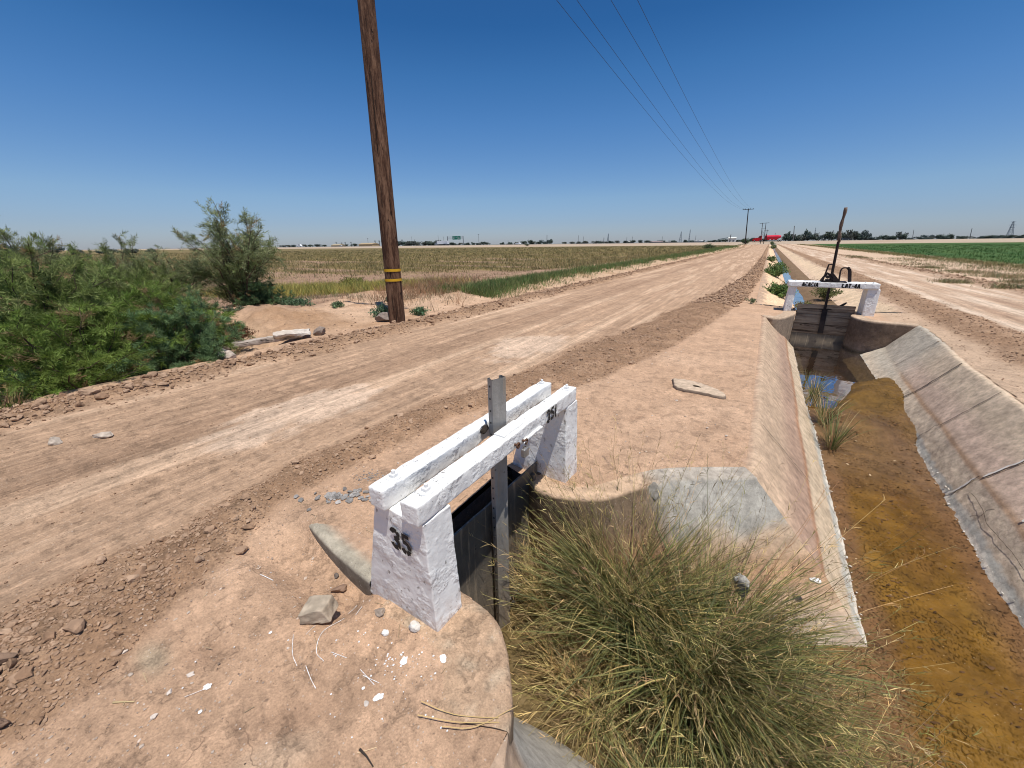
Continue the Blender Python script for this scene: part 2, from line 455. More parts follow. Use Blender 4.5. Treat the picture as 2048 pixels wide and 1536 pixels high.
def M_water(name, tint=(.55, .42, .2), dens=.6, rough=.02, bump=.02, boost=1.6):
    b = NB(name)
    fr = b.n('ShaderNodeFresnel'); fr.inputs['IOR'].default_value = 1.33
    nrm = b.bump(b.math('MULTIPLY', b.noise(2.5, 3), bump), .3, 1.)
    b.l(nrm, fr.inputs['Normal'])
    g = b.n('ShaderNodeBsdfGlossy'); g.inputs['Roughness'].default_value = rough; b.l(nrm, g.inputs['Normal']); g.inputs['Color'].default_value = (1, 1, 1, 1)
    t = b.n('ShaderNodeBsdfTransparent'); t.inputs['Color'].default_value = (*tint, 1)
    d = b.n('ShaderNodeBsdfDiffuse'); d.inputs['Color'].default_value = (.10, .075, .035, 1)
    m1 = b.n('ShaderNodeMixShader'); m1.inputs[0].default_value = dens; b.l(t.outputs[0], m1.inputs[1]); b.l(d.outputs[0], m1.inputs[2])
    m = b.n('ShaderNodeMixShader'); b.l(b.math('MULTIPLY', fr.outputs[0], boost, True), m.inputs[0]); b.l(m1.outputs[0], m.inputs[1]); b.l(g.outputs[0], m.inputs[2])
    b.l(m.outputs[0], b.out.inputs['Surface']); return b.m

EARTH = M_ground()
LINING = M_concrete('lining_concrete', use_col=True)
COPING = M_concrete('coping_concrete', (.47, .345, .24), (.46, .30, .195), .9)
WALL = M_concrete('wall_concrete', (.26, .215, .17), (.2, .14, .09), .5)
DARKWALL = M_concrete('chamber_concrete', (.14, .12, .11), (.1, .075, .06), .5)  # concrete darkened to carry the chamber's inner shade
KERB = M_concrete('kerb_concrete', (.46, .42, .34), (.42, .28, .18), .45)
GREYCRETE = M_concrete('grey_concrete', (.36, .35, .32), (.38, .27, .18), .3)
ROCK = M_concrete('rock_surface', (.40, .34, .27), (.3, .22, .15), .4)
WHITE = M_white()
BLACK = M_plain('black_stencil_paint', (.016, .016, .017), .7, var=.3, sc=40)
STEEL = M_metal_dirty('grey_steel', (.30, .285, .26), (.22, .17, .12), -.75, .05, .25, .6)
PLATE = M_metal_dirty('gate_steel', (.095, .09, .08), (.27, .21, .145), -.75, .05, .3, .5)
IRON = M_plain('rusty_dark_iron', (.035, .025, .024), .7, .3, .5, 12)
RUST = M_plain('rust', (.12, .06, .035), .85, .1, .4, 25)
POLEWOOD = M_wood('pole_wood', (.075, .036, .021), (.20, .115, .07), 2, 12., .13, .012)
PLANK = M_wood('old_plank', (.24, .165, .11), (.45, .34, .235), 0, 12., .05, .004)
DARKWOOD = M_wood('far_pole_wood', (.03, .022, .02), (.06, .045, .038), 2, 6., .05)
YELLOW = M_plain('yellow_band', (.62, .36, .02), .5, 0, .15, 20)
CLOD = M_col('clod_earth', .95)
STONE = M_col('stone', .85)
GRASS = M_leaf('grass_blades', .25)
LEAF = M_leaf('feathery_leaves', .35)
FARLEAF = M_leaf('hazy_leaves', .1)
BARK = M_plain('bark', (.10, .07, .05), .9, 0, .3, 8)
MUD = M_mud()

# ================================================================== camera, sky, sun
def cam_axes():
    f, W, H = 769., 2048., 1536.
    def ray(px, py):
        v = np.array([px-W/2, -(py-H/2), -f]); return v/np.linalg.norm(v)
    a = ray(0, 501.3); b = ray(2048, 475.7)
    up = np.cross(b, a); up /= np.linalg.norm(up)
    if up[1] < 0: up = -up
    Y = ray(1540, 482.5); Y -= up*Y.dot(up); Y /= np.linalg.norm(Y)
    return np.array([np.cross(Y, up), Y, up])
Rm = cam_axes()
cd = bpy.data.cameras.new('Camera'); cam = bpy.data.objects.new('Camera', cd); col.objects.link(cam)
cd.sensor_width = 36.; cd.lens = 36*769/2048; cd.clip_start = .02; cd.clip_end = 8000
cam.matrix_world = Matrix([[*Rm[0], 0], [*Rm[1], 0], [*Rm[2], 1.65], [0, 0, 0, 1]])
scene.camera = cam
scene.render.resolution_x = 1024; scene.render.resolution_y = 768
scene.cycles.filter_width = 1.05
scene.view_settings.view_transform = 'Standard'; scene.view_settings.look = 'None'; scene.view_settings.exposure = 0

SUN = np.array([.25, -.14, 1.]); SUN /= np.linalg.norm(SUN)
elev = math.asin(SUN[2]); azim = math.atan2(SUN[0], SUN[1])
w = bpy.data.worlds.new('World'); scene.world = w; w.use_nodes = True
nt = w.node_tree; bg = nt.nodes['Background']
sky = nt.nodes.new('ShaderNodeTexSky'); sky.sky_type = 'NISHITA'; sky.sun_disc = False
sky.sun_elevation = elev; sky.sun_rotation = azim; sky.altitude = 0; sky.air_density = 1.; sky.dust_density = .3; sky.ozone_density = 1.
# deep desert blue: the sky model graded by elevation (same all the way round)
tc = nt.nodes.new('ShaderNodeTexCoord'); sx_ = nt.nodes.new('ShaderNodeSeparateXYZ'); nt.links.new(tc.outputs['Generated'], sx_.inputs[0])
rp = nt.nodes.new('ShaderNodeValToRGB'); nt.links.new(sx_.outputs[2], rp.inputs[0])
ST = [(0., (.55, .655, 1.)), (.047, (.54, .66, .97)), (.0976, (.575, .735, .99)), (.242, (.39, .70, 1.04)), (.317, (.29, .65, 1.)), (.39, (.19, .54, .90)), (.62, (.17, .48, .84)), (.92, (.5, .72, .95))]
while len(rp.color_ramp.elements) < len(ST): rp.color_ramp.elements.new(.5)
for e_, (p_, c_) in zip(rp.color_ramp.elements, ST): e_.position = p_; e_.color = (*[k/1.05 for k in c_], 1)
mx = nt.nodes.new('ShaderNodeMix'); mx.data_type = 'RGBA'; mx.blend_type = 'MULTIPLY'; mx.inputs[0].default_value = 1.
nt.links.new(sky.outputs[0], mx.inputs[6]); nt.links.new(rp.outputs[0], mx.inputs[7]); nt.links.new(mx.outputs[2], bg.inputs['Color'])
bg.inputs['Strength'].default_value = .105
sd = bpy.data.lights.new('sun', 'SUN'); sd.energy = 5.0; sd.angle = math.radians(.53); sd.color = (1, .955, .89)
so = bpy.data.objects.new('sun', sd); col.objects.link(so); so.location = (0, 0, 60)
so.rotation_euler = Vector(-SUN).to_track_quat('-Z', 'Y').to_euler()

# ================================================================== ground
# measured outlines (metres, x across the canal, y along it)
BERM_IN = np.array([(-3, -2.8), (.4, -2.82), (1.3, -3.0), (3, -2.86), (5, -2.5), (9, -2.0), (16, -1.25), (24, -.75), (40, -.55), (300, -.4)])
BERM_OUT = np.array([(-3, -1.85), (0, -2.0), (.3, -2.2), (1.0, -2.57), (2.7, -2.45), (4.5, -1.6), (6.9, -1.07), (13.6, -.33), (24, -.05), (300, .05)])
def berm_in(y): return np.interp(y, BERM_IN[:, 0], BERM_IN[:, 1])
def berm_out(y): return np.interp(y, BERM_OUT[:, 0], BERM_OUT[:, 1])
def lipL(y): return np.where(y < 12, .22, .14)
def lipR(y): return np.interp(y, [-5, 3, 5.8, 7.7, 9.3, 10.7, 11.9, 12.6, 16, 40, 300], [2.42, 2.45, 2.50, 2.58, 2.74, 2.84, 2.3, 2.9, 3.05, 3.15, 3.2])

# pit (the side channel of turnout 35): top outline and floor outline, from the gate to the canal
def spline(P, n):
    P = np.asarray(P, float); d = np.concatenate([[0], np.cumsum(np.linalg.norm(np.diff(P, axis=0), axis=1))])
    Q = np.vstack([2*P[0]-P[1], P, 2*P[-1]-P[-2]]); out = []
    for s in np.linspace(0, d[-1], n):
        i = min(np.searchsorted(d, s, 'right')-1, len(P)-2); t = (s-d[i])/(d[i+1]-d[i])
        a, b, c, e = Q[i], Q[i+1], Q[i+2], Q[i+3]
        out.append(.5*((2*b)+(-a+c)*t+(2*a-5*b+4*c-e)*t*t+(-a+3*b-3*c+e)*t**3))
    return np.array(out)
FAR_TOP = spline([(-1.30, 2.16), (-1.08, 2.03), (-.88, 2.05), (-.67, 2.17), (-.48, 2.44), (-.30, 2.66), (-.04, 2.84), (.22, 3.0)], 90)
FAR_BOT = spline([(-1.30, 2.16), (-1.08, 2.03), (-.88, 2.0), (-.64, 2.0), (-.34, 1.98), (.0, 2.08), (.45, 2.32), (.98, 2.66)], 90)
NEAR_TOP = spline([(-1.30, 1.09), (-1.03, 1.10), (-.80, 1.07), (-.68, .99), (-.59, .89), (-.53, .81), (-.49, .72)], 70)
NEAR_SL_T = np.array([(-.49, .72), (-.40, .55), (-.2, .45), (.0, .41), (.22, .40)])
NEAR_SL_B = np.array([(-.80, 1.20), (-.50, 1.24), (-.05, 1.24), (.45, 1.24), (.98, 1.26)])
PITPOLY = np.vstack([[(-1.42, 1.09)], NEAR_TOP, NEAR_SL_T[1:], [(.6, .40), (.6, 3.0)], FAR_TOP[::-1], [(-1.42, 2.16)]])

def in_poly(x, y, P):
    inside = np.zeros(x.shape, bool); j = len(P)-1
    for i in range(len(P)):
        xi, yi = P[i]; xj, yj = P[j]
        c = ((yi > y) != (yj > y)) & (x < (xj-xi)*(y-yi)/(yj-yi+1e-12)+xi)
        inside ^= c; j = i
    return inside
def poly_dist(x, y, P):
    d = np.full(x.shape, 1e9)
    for i in range(len(P)):
        a = P[i-1]; b = P[i]; ab = b-a
        t = np.clip(((x-a[0])*ab[0]+(y-a[1])*ab[1])/(ab@ab+1e-12), 0, 1)
        d = np.minimum(d, np.hypot(x-a[0]-t*ab[0], y-a[1]-t*ab[1]))
    return d

def zones(x, y):
    """soft masks of the ground types"""
    n1 = fbm(x*.9, y*.9, 1., 4); n2 = fbm(x*3.1, y*3.1, 2., 3)
    e = .16*n1+.07*n2
    sc = np.clip(1+y/60, 1, 4)
    bi, bo = berm_in(y), berm_out(y)
    berm = sst(-.12, .12, (x-bi)+e*1.5)*sst(-.10, .06, (bo-x)+e*.7)
    rl = -6.85+.25*fbm(x*.2, y*.35, 9., 2)
    bermL = sst(-.15, .2, x-rl+e)*sst(-.2, .35, (-5.95-x)+e*3)
    road = sst(-.1, .25, x-rl+e)*(x < bi+.3)
    bermR = sst(-.15, .25, x-3.15+e*1.5)*sst(-.2, .4, 4.25-x+e*2)
    bermR2 = sst(-.1, .2, x-7.0+e*1.5)*sst(-.1, .25, 7.75-x+e*1.5)*.8
    roadR = sst(-.3, .3, x-4.0+e)*sst(-.3, .3, 7.2-x+e)
    left = sst(-.1, .5, rl-x+e)
    return dict(n1=n1, n2=n2, e=e, berm=berm, bermL=bermL, road=road, bermR=bermR, bermR2=bermR2, roadR=roadR, left=left, rl=rl)

def height(x, y, fine=True):
    x = np.asarray(x, float); y = np.asarray(y, float)
    Z = zones(x, y); n1, n2 = Z['n1'], Z['n2']
    z = .012*n1
    bi, bo = berm_in(y), berm_out(y)
    t = np.clip((x-bi)/(bo-bi), 0, 1)
    far = np.clip(y/14, .55, 1.6)
    z = z+Z['berm']*(.10*far*np.sin(PI*t)*(1+.5*n1)+.02*n2)
    t = np.clip((x+6.85)/.95, 0, 1)
    z = z+Z['bermL']*(.07*np.sin(PI*t)*(1+.8*n1)+.015*n2)
    # wheel tracks
    tr = np.exp(-((x+4.6)/.45)**2)+np.exp(-((x+3.35)/.35)**2)*.7
    st = fbm(x*3.2, y*.22, 4., 4)
    z = z+Z['road']*(1-Z['bermL'])*(1-Z['berm'])*(-.025*tr+.012*st)
    z = z+Z['bermR']*(.10*np.sin(PI*np.clip((x-3.15)/1.1, 0, 1))*(1+.5*n1)+.02*n2)+Z['bermR2']*(.08*(1+.6*n1)+.02*n2)
    z = z+Z['roadR']*(.015*st)
    # ditch bank west of the road, shrubs stand lower, sandy spoil mound beside the pole
    drop = sst(-7.0, -8.2, x)*sst(5.0, 3.2, y+.35*n1)
    z = z-.38*drop
    mound = np.exp(-(((x+10.6)/1.8)**2+((y-4.9)/.9)**2))*.16+np.exp(-(((x+8.6)/.9)**2+((y-3.9)/.8)**2))*.14
    spoil = sst(-7.6, -9.0, x)*sst(-16, -12.5, x)*sst(3.5, 6, y)*sst(40, 14, y)
    z = z+mound*(1+1.2*n1+.6*n2)+spoil*(.10*n1+.05*n2+.05)
    bank = np.exp(-((x+8.2)/.7)**2)*sst(6.5, 10, y)*sst(290, 200, y)
    z = z+bank*(.14+.10*n1+.05*n2)
    z = z-.22*sst(-11, -16, x)*sst(-6, 3, y)
    z = z+.02*sst(-14, -18, x)*n2*sst(60, 20, y)
    # bank behind the turnout is filled up to the kerb
    kf = sst(-2.35, -2.1, x)*sst(-1.30, -1.46, x)*sst(.93, 1.0, y)*sst(2.3, 2.15, y)
    z = z+.04*kf
    low = sst(-2.35, -2.0, x)*sst(-1.35, -1.5, x)*np.exp(-np.abs((y-.80)/.15)**3); z = z-.085*low
    # mound at the foot of the distant pole
    z = z+np.exp(-(((x+6.5)/2.2)**2+((y-150)/7)**2))*.7
    # highway embankment
    z = z+1.45*sst(262, 284, y)
    if fine:
        z = z+.004*fbm(x*9, y*9, 5., 3)*(1+2.5*np.maximum(Z['berm'], Z['bermL']))
        lump = np.maximum(np.maximum(Z['berm'], Z['bermL']), np.maximum(Z['bermR'], Z['bermR2']))
        z = z+lump*.03*np.maximum(0, fbm(x*6, y*6, 6., 3))
    return z

def spaced(segs):
    out = []
    for a, b, d in segs: out.append(np.arange(a, b-1e-6, d))
    out.append([segs[-1][1]]); return np.concatenate(out)
gx = spaced([(-3000, -600, 200), (-600, -60, 18), (-60, -16, .55), (-16, -7.3, .07), (-7.3, -3.3, .025), (-3.3, .3, .0155), (.3, 2.3, .1), (2.3, 4.4, .03), (4.4, 8, .05), (8, 16, .12), (16, 60, .7), (60, 600, 18), (600, 3000, 200)])
gy = spaced([(-40, -1.2, .8), (-1.2, 3.2, .0155), (3.2, 8, .03), (8, 20, .07), (20, 60, .35), (60, 300, 2.4), (300, 800, 50), (800, 4000, 400)])
GX, GY = np.meshgrid(gx, gy, indexing='ij')
Z = zones(GX, GY); GZ = height(GX, GY)
n1, n2 = Z['n1'], Z['n2']
big = fbm(GX*.12, GY*.12, 3., 3); streak = fbm(GX*2.4, GY*.16, 7., 5); streak2 = fbm(GX*7, GY*.5, 8., 4); streak3 = fbm(GX*17, GY*.7, 6., 3)
C = np.zeros(GX.shape+(3,)); C[:] = (.47, .305, .20)                      # bank soil
C = mixc(C, (.53, .355, .24), sst(-.1, .5, n1)*.7)
# right-hand bank sand
sandR = sst(2.3, 2.6, GX); C = mixc(C, (.46, .325, .225), sandR)
roadc = np.zeros_like(C); roadc[:] = (.40, .265, .175)
roadc = mixc(roadc, (.50, .345, .235), sst(.02, .24, streak+.25*big+.15*streak2))
roadc = mixc(roadc, (.31, .20, .13), sst(.15, .5, -streak+.2*streak2)*.8)
roadc = mixc(roadc, (.29, .185, .12), np.exp(-((GX+4.62)/.42)**2)*.7*sst(-.4, .3, n1+.3))
pale = .92*np.exp(-(((GX+4.0)/.75)**2+((GY-2.0)/1.1)**2)*1.1)+.9*np.exp(-(((GX+3.4)/.8)**2+((GY-5.5)/1.1)**2))+.22*np.exp(-((GX+3.15)/.28)**2)
roadc = mixc(roadc, (.56, .41, .30), np.clip(sst(.36, .58, pale*(.8+.9*n1+.5*n2)+.25*streak2), 0, 1)*.9)
roadc *= (1+.16*streak3*sst(40, 10, GY))[..., None]
C = C*(1-Z['road'][..., None])+roadc*Z['road'][..., None]
rr = np.zeros_like(C); rr[:] = (.45, .315, .22)
rr = mixc(rr, (.58, .45, .34), sst(-.1, .35, streak)); rr = mixc(rr, (.33, .215, .145), sst(.1, .5, -streak)*.8)
C = C*(1-Z['roadR'][..., None])+rr*Z['roadR'][..., None]
clodc = np.zeros_like(C); clodc[:] = (.27, .165, .10); clodc = mixc(clodc, (.36, .23, .145), sst(-.2, .5, n2+.4*n1))
for k in ('berm', 'bermL', 'bermR', 'bermR2'):
    C = C*(1-Z[k][..., None]*.92)+clodc*Z[k][..., None]*.92
# left: sandy spoil, then field soil, then weeds
sandL = np.zeros_like(C); sandL[:] = (.50, .34, .23); sandL = mixc(sandL, (.40, .25, .155), sst(-.1, .4, n1))
damp = np.exp(-(((GX+8.9)/1.9)**2+((GY-5.0)/.75)**2)); sandL = mixc(sandL, (.30, .175, .095), np.clip(damp*(1+.5*n1), 0, 1)*.85)
C = C*(1-Z['left'][..., None])+sandL*Z['left'][..., None]
fx = GX+1.4*n1+4*big
field = sst(-11.2, -12.6, fx)*sst(3.0, 6.5, GY+n1)+sst(-16, -18, fx)*sst(4, 1, GY); field = np.clip(field, 0, 1)
field = np.maximum(field, sst(-10.6, -11.4, fx)*sst(30, 60, GY))
soil = np.zeros_like(C); soil[:] = (.27, .17, .115); soil = mixc(soil, (.33, .215, .145), sst(-.2, .4, n1))
dist = np.hypot(GX, GY)
rows = fbm(GX*.05, GY*.35, 11., 4)+.35*fbm(GX*.4, GY*.9, 12., 3)
weedy = sst(26, 34, dist+5*n1)*sst(-.45, .2, rows+.35*sst(30, 120, dist))
olive = np.zeros_like(C); olive[:] = (.15, .118, .036); olive = mixc(olive, (.195, .15, .05), sst(-.1, .4, n2+n1)); olive = mixc(olive, (.13, .11, .05), sst(60, 200, dist)*.6)
soil = soil*(1-weedy[..., None]*.88)+olive*weedy[..., None]*.88
C = C*(1-field[..., None])+soil*field[..., None]
dry = np.exp(-((GX+8.9)/1.5)**2)*sst(9, 14, GY); C = mixc(C, (.24, .2, .10), np.clip(dry*(.7+n1), 0, 1)*.5)
# right: sand beyond the road, then the green crop
sr = sst(7.5, 8.3, GX+Z['e']); sand = np.zeros_like(C); sand[:] = (.52, .375, .265); sand = mixc(sand, (.40, .28, .19), sst(0, .5, n1))
C = C*(1-sr[..., None])+sand*sr[..., None]
crop = sst(12.6, 14.2, GX+1.0*n1+1.2*big-.012*GY)*sst(15, 22, GY)
CROP = crop
edge = sst(10.2, 13.5, GX+1.5*n1)*(1-crop); C = mixc(C, (.27, .2, .10), edge*.55*sst(-.3, .3, n2+.3))
cropc = np.zeros_like(C); cropc[:] = (.040, .085, .022); cropc = mixc(cropc, (.075, .12, .035), sst(-.2, .4, fbm(GX*.35, GY*.05, 5., 4)))
cropc = mixc(cropc, (.15, .125, .05), sst(225, 262, GY)*.8)
C = C*(1-crop[..., None])+cropc*crop[..., None]
# embankment of the highway
emb = sst(248, 262, GY+6*big); embc = np.zeros_like(C); embc[:] = (.38, .30, .225); embc = mixc(embc, (.35, .26, .19), sst(0, .4, fbm(GX*.05, GY*.2, 2., 3)))
C = C*(1-emb[..., None])+embc*emb[..., None]
far_ = sst(330, 420, GY); C = mixc(C, (.16, .15, .11), far_)
# footprints and scuffs on the bank
for fxp, fyp, a, b_, ang in [(-.55, 3.9, .13, .05, .9), (-.35, 4.05, .12, .05, 1.0), (-.2, 3.72, .13, .05, .8), (-.62, 3.45, .12, .055, .8), (.02, 3.6, .14, .05, .9), (-.1, 6.0, .13, .05, 1.2), (.03, 6.25, .13, .05, 1.2), (-.02, 5.6, .13, .05, 1.2), (.06, 5.3, .12, .05, 1.1), (-.3, 3.1, .16, .09, .4), (-.42, 2.95, .1, .06, .4), (.1, 3.25, .12, .06, .3), (-1.0, 3.3, .13, .05, 1.0), (-.85, 3.6, .13, .05, 1.0), (-1.35, 1.0, .001, .001, 0), (-1.0, .25, .12, .05, .7), (-1.2, .35, .15, .06, .7), (-1.75, .28, .13, .06, .5)]:
    dx, dy = GX-fxp, GY-fyp; u = dx*math.cos(ang)+dy*math.sin(ang); v = -dx*math.sin(ang)+dy*math.cos(ang)
    m = np.exp(-((u/a)**2+(v/b_)**2)**1.6); GZ -= m*.009*(1+1.2*n2); C = mixc(C, (.30, .185, .12), m*.4*np.clip(.7+n2*1.4, 0, 1))
# the spilled plaster patch on the near bank
m = np.exp(-((((GX+1.13)*.6+(GY-.23)*.8)/.15)**2+(((GX+1.13)*.8-(GY-.23)*.6)/.07)**2)**2)
GZ += .008*m*(1+n2); C = mixc(C, (.50, .36, .25), m*.6)
m = np.exp(-(((GX+1.93)/.10)**2+((GY-.14)/.05)**2)**1.5); C = mixc(C, (.40, .34, .24), m*.55)
rough = np.clip(np.maximum.reduce([Z['berm'], Z['bermL'], Z['bermR'], Z['bermR2'], .55*Z['road']*sst(0, .4, -streak), .35*Z['left']]), 0, 1)
near = sst(16, 5, dist); roadm = np.clip(Z['road']*(1-.8*Z['berm'])*(1-.8*Z['bermL'])+Z['roadR']*(1-.8*Z['bermR']), 0, 1)
C *= (1+.10*fbm(GX*14, GY*14, 1.7, 2)*near)[..., None]
# hole for the canal and the pit
hole = ((GX > lipL(GY)-.075) & (GX < lipR(GY)+.05) & (GY < 262) & ~((GY > 11.2) & (GY < 12.7) & ((GX < .55) | (GX > 2.35))))
CW_L = np.array([(.14, 10.78), (.20, 10.64), (.36, 10.47), (.55, 10.62), (.72, 11.1), (.82, 11.5), (.85, 12.1)])
CW_R = np.array([(1.98, 12.1), (1.88, 11.66), (1.99, 11.2), (2.27, 11.0), (2.55, 10.96), (2.84, 10.9)])
gate_zone = (GY > 10.45) & (GY < 12.75) & (GX > .0) & (GX < 3.0)
GP = np.vstack([[(.14, 10.3)], CW_L, [(.85, 12.4), (.16, 12.7), (.16, 12.9), (2.9, 12.9), (2.9, 12.7), (1.98, 12.4)], CW_R, [(2.9, 10.3)]])
hole = np.where(gate_zone, in_poly(GX, GY, GP), hole)
hole |= in_poly(GX, GY, PITPOLY)
Fg = grid_faces(*GX.shape)[:, ::-1]
hv = hole.ravel(); keep = ~hv[Fg].any(1)
Fg = Fg[keep]
# one sheet, cut along its own edges into the ground's kinds
V = np.stack([GX, GY, GZ], -1).reshape(-1, 3); Cf = C.reshape(-1, 3)
fcx = GX.ravel()[Fg].mean(1); fcy = GY.ravel()[Fg].mean(1)
kind = np.zeros(len(Fg), int)                                      # 0 bank
kind[(fcx < berm_in(fcy)+.02) & (fcx > -6.95) & (fcy < 262)] = 1   # road west of the canal
kind[(fcx > 4.1) & (fcx < 7.1) & (fcy < 262)] = 2                  # road east of the canal
kind[(fcx <= -6.95) & (fcy < 262)] = 3
kind[(fcx < -11.5) & (fcy < 262)] = 4
kind[(fcx >= 7.1) & (fcy < 262)] = 5
kind[(fcx > 13.2) & (fcy < 262)] = 6
kind[fcy >= 262] = 7
for k, nm in enumerate(['canal_bank', 'dirt_road', 'dirt_road', 'ground', 'field', 'ground', 'crop_field', 'embankment']):
    f = Fg[kind == k]; used = np.unique(f); rm = np.full(len(V), -1); rm[used] = np.arange(len(used))
    o = build(nm, V[used], rm[f], EARTH, vcol=Cf[used], smooth=True, attrs=dict(rough=rough.ravel()[used], near=near.ravel()[used], road=roadm.ravel()[used]))
    tag(o, kind='structure')
def gh(x, y): return height(np.asarray(x, float), np.asarray(y, float))

# the highway on its embankment
hw, hf = box(-2500, 2500, 291, 313, 1.2, 1.47)
tag(build('highway', hw, hf, M_plain('highway_concrete', (.40, .38, .35), .9, 0, .1, .2)), kind='structure')

# ================================================================== canal
def sheet(name, P, Cc, mat, smooth=True, flip=False):
    F = grid_faces(P.shape[0], P.shape[1])
    if flip: F = F[:, ::-1]
    return P.reshape(-1, 3), F, Cc.reshape(-1, 3)

def lining_color(v, yy, side, s2=0.):
    """v: 0 lip .. 1 mud line; colours of the stained concrete"""
    n = fbm(yy*.8, v*5+side*7, 2.+side, 4); st = fbm(yy*6+side*3, v*1.2, 5., 4); f = fbm(yy*9, v*22, side, 3)
    top = np.array((.47, .335, .225)) if side == 0 else np.array((.60, .465, .325))
    mid = np.array((.37, .245, .175)) if side == 0 else np.array((.55, .405, .305))
    red = np.array((.34, .185, .105)) if side == 0 else np.array((.42, .275, .17)); low = np.array((.50, .39, .27)) if side == 0 else np.array((.54, .435, .32))
    grey = np.array((.40, .40, .36)); white = np.array((.66, .60, .50))
    vv = v+.05*n
    c = np.broadcast_to(top, v.shape+(3,)).copy()
    c = c*(1-sst(.22, .5, vv)[..., None]*.9)+mid*sst(.22, .5, vv)[..., None]*.9
    r = np.exp(-((vv-.655)/.03)**2); c = mixc(c, red, np.clip(r*1.0, 0, 1))
    c = mixc(c, low, sst(.66, .70, vv))
    c = mixc(c, grey, sst(.88, .93, vv+.04*f)*.85); c = mixc(c, white, sst(.955, .985, vv+.05*f)*.9)
    pits = sst(.30, .42, fbm(yy*26, v*60, 3.+side, 3))*sst(.64, .70, vv)*sst(.93, .88, vv)*(.25+.75*sst(-.1, .3, fbm(yy*2, v*4, 6., 3)))
    c = mixc(c, (.10, .075, .055), pits*(.38 if side else .25))
    c = c*(1+.22*st+.16*n+.08*f)[..., None]
    return np.clip(c, .02, .8)

mb = MB()
JL = [4.1, 6.6, 8.9]; JR = [5.0, 6.38, 7.72, 9.3]
def slope_patch(y0f, y1, side, ny, prof, hipfun=None):
    """prof(y)->(x lip, x bench, x floor); v across"""
    v = np.concatenate([np.linspace(-.16, 0, 6), np.linspace(0, .655, 30)[1:], np.linspace(.655, 1.08, 26)[1:]])
    s = np.linspace(0, 1, ny)
    VV, SS = np.meshgrid(v, s, indexing='ij')
    ys = y0f(np.clip(VV, 0, 1)); YY = ys+(y1-ys)*SS
    xl, xb, xf = prof(YY)
    t1 = np.clip(VV/.655, 0, 1); t2 = np.clip((VV-.655)/.345, 0, 1.25)
    XX = np.where(VV <= .655, xl+(xb-xl)*t1, xb+(xf-xb)*t2)
    ZZ = np.where(VV <= .655, -.50*t1, -.50-.30*t2)
    sgn = 1 if side == 0 else -1
    lipm = VV < 0
    XX = np.where(lipm, xl+sgn*VV*.9, XX); ZZ = np.where(lipm, .008-np.abs(VV)*.02, ZZ)
    ZZ = ZZ-.004*np.exp(-((VV)/.02)**2)
    nn = fbm(XX*5, YY*5, ZZ*5, 4); low = sst(.66, .72, VV)
    XX = XX+sgn*(.006*nn+low*.009*fbm(XX*14, YY*14, ZZ*14, 3)); ZZ = ZZ+.006*nn
    Cc = lining_color(np.clip(VV, 0, 1.1), YY, side)
    d = sst(-.02, -.10, VV+.05*fbm(XX*3, YY*3, 1., 4)); Cc = mixc(Cc, (.45, .29, .19), d); ZZ = ZZ-.014*d
    P = np.stack([XX, YY, ZZ], -1)
    F = grid_faces(*XX.shape)
    if side == 1: F = F[:, ::-1]
    return P, F, Cc
def profL(y): return (np.full(y.shape, .22), np.full(y.shape, .70), np.full(y.shape, .98)+.015*fbm(y*1.5, 1., 2., 3))
def profR(y):
    return (lipR(np.minimum(y, 10.6)), np.interp(y, [-5, 4, 5, 7.2, 9.75, 10.9], [2.03, 2.05, 2.1, 2.2, 2.33, 2.45]), np.interp(y, [-5, 3.3, 4, 5, 6.5, 9, 10.9], [1.86, 1.87, 1.87, 1.93, 1.99, 1.94, 1.95])+.03*fbm(y*2.2, 4., 2., 4))
hipF = lambda v: np.interp(v, [0, .655, 1], [3.0, 2.87, 2.66])
hipN = lambda v: np.interp(v, [0, .655, 1], [.40, .98, 1.26])
for P, F, Cc in (slope_patch(hipF, 10.95, 0, 380, profL),): mb.add(P.reshape(-1, 3), F, 0, Cc.reshape(-1, 3))
P, F, Cc = slope_patch(lambda v: np.full(np.shape(v), -4.), 0., 0, 2, profL)
# left slope behind the near hip
v = np.linspace(-.16, 1.08, 40); s = np.linspace(0, 1, 80); VV, SS = np.meshgrid(v, s, indexing='ij')
ye = hipN(np.clip(VV, 0, 1)); YY = -4+(ye+4)*SS
xl, xb, xf = profL(YY); XX = np.where(VV < .655, xl+(xb-xl)*np.clip(VV, -.2, .655)/.655, xb+(xf-xb)*(VV-.655)/.345); ZZ = np.where(VV < 0, .006, np.where(VV < .655, -.5*VV/.655, -.5-.3*(VV-.655)/.345))
mb.add(np.stack([XX, YY, ZZ], -1).reshape(-1, 3), grid_faces(*XX.shape), 0, lining_color(np.clip(VV, 0, 1.1), YY, 0).reshape(-1, 3))
P, F, Cc = slope_patch(lambda v: np.full(np.shape(v), -3.), 10.93, 1, 560, profR); PR = P
# flare to the wing wall: grey upper part
g = sst(8.2, 9.6, P[..., 1]+.5*fbm(P[..., 0]*2, P[..., 1]*2, 0, 3))*sst(-.75, -.55, P[..., 2]); Cc = mixc(Cc, (.44, .39, .31), g*.85)
mb.add(P.reshape(-1, 3), F, 0, Cc.reshape(-1, 3))
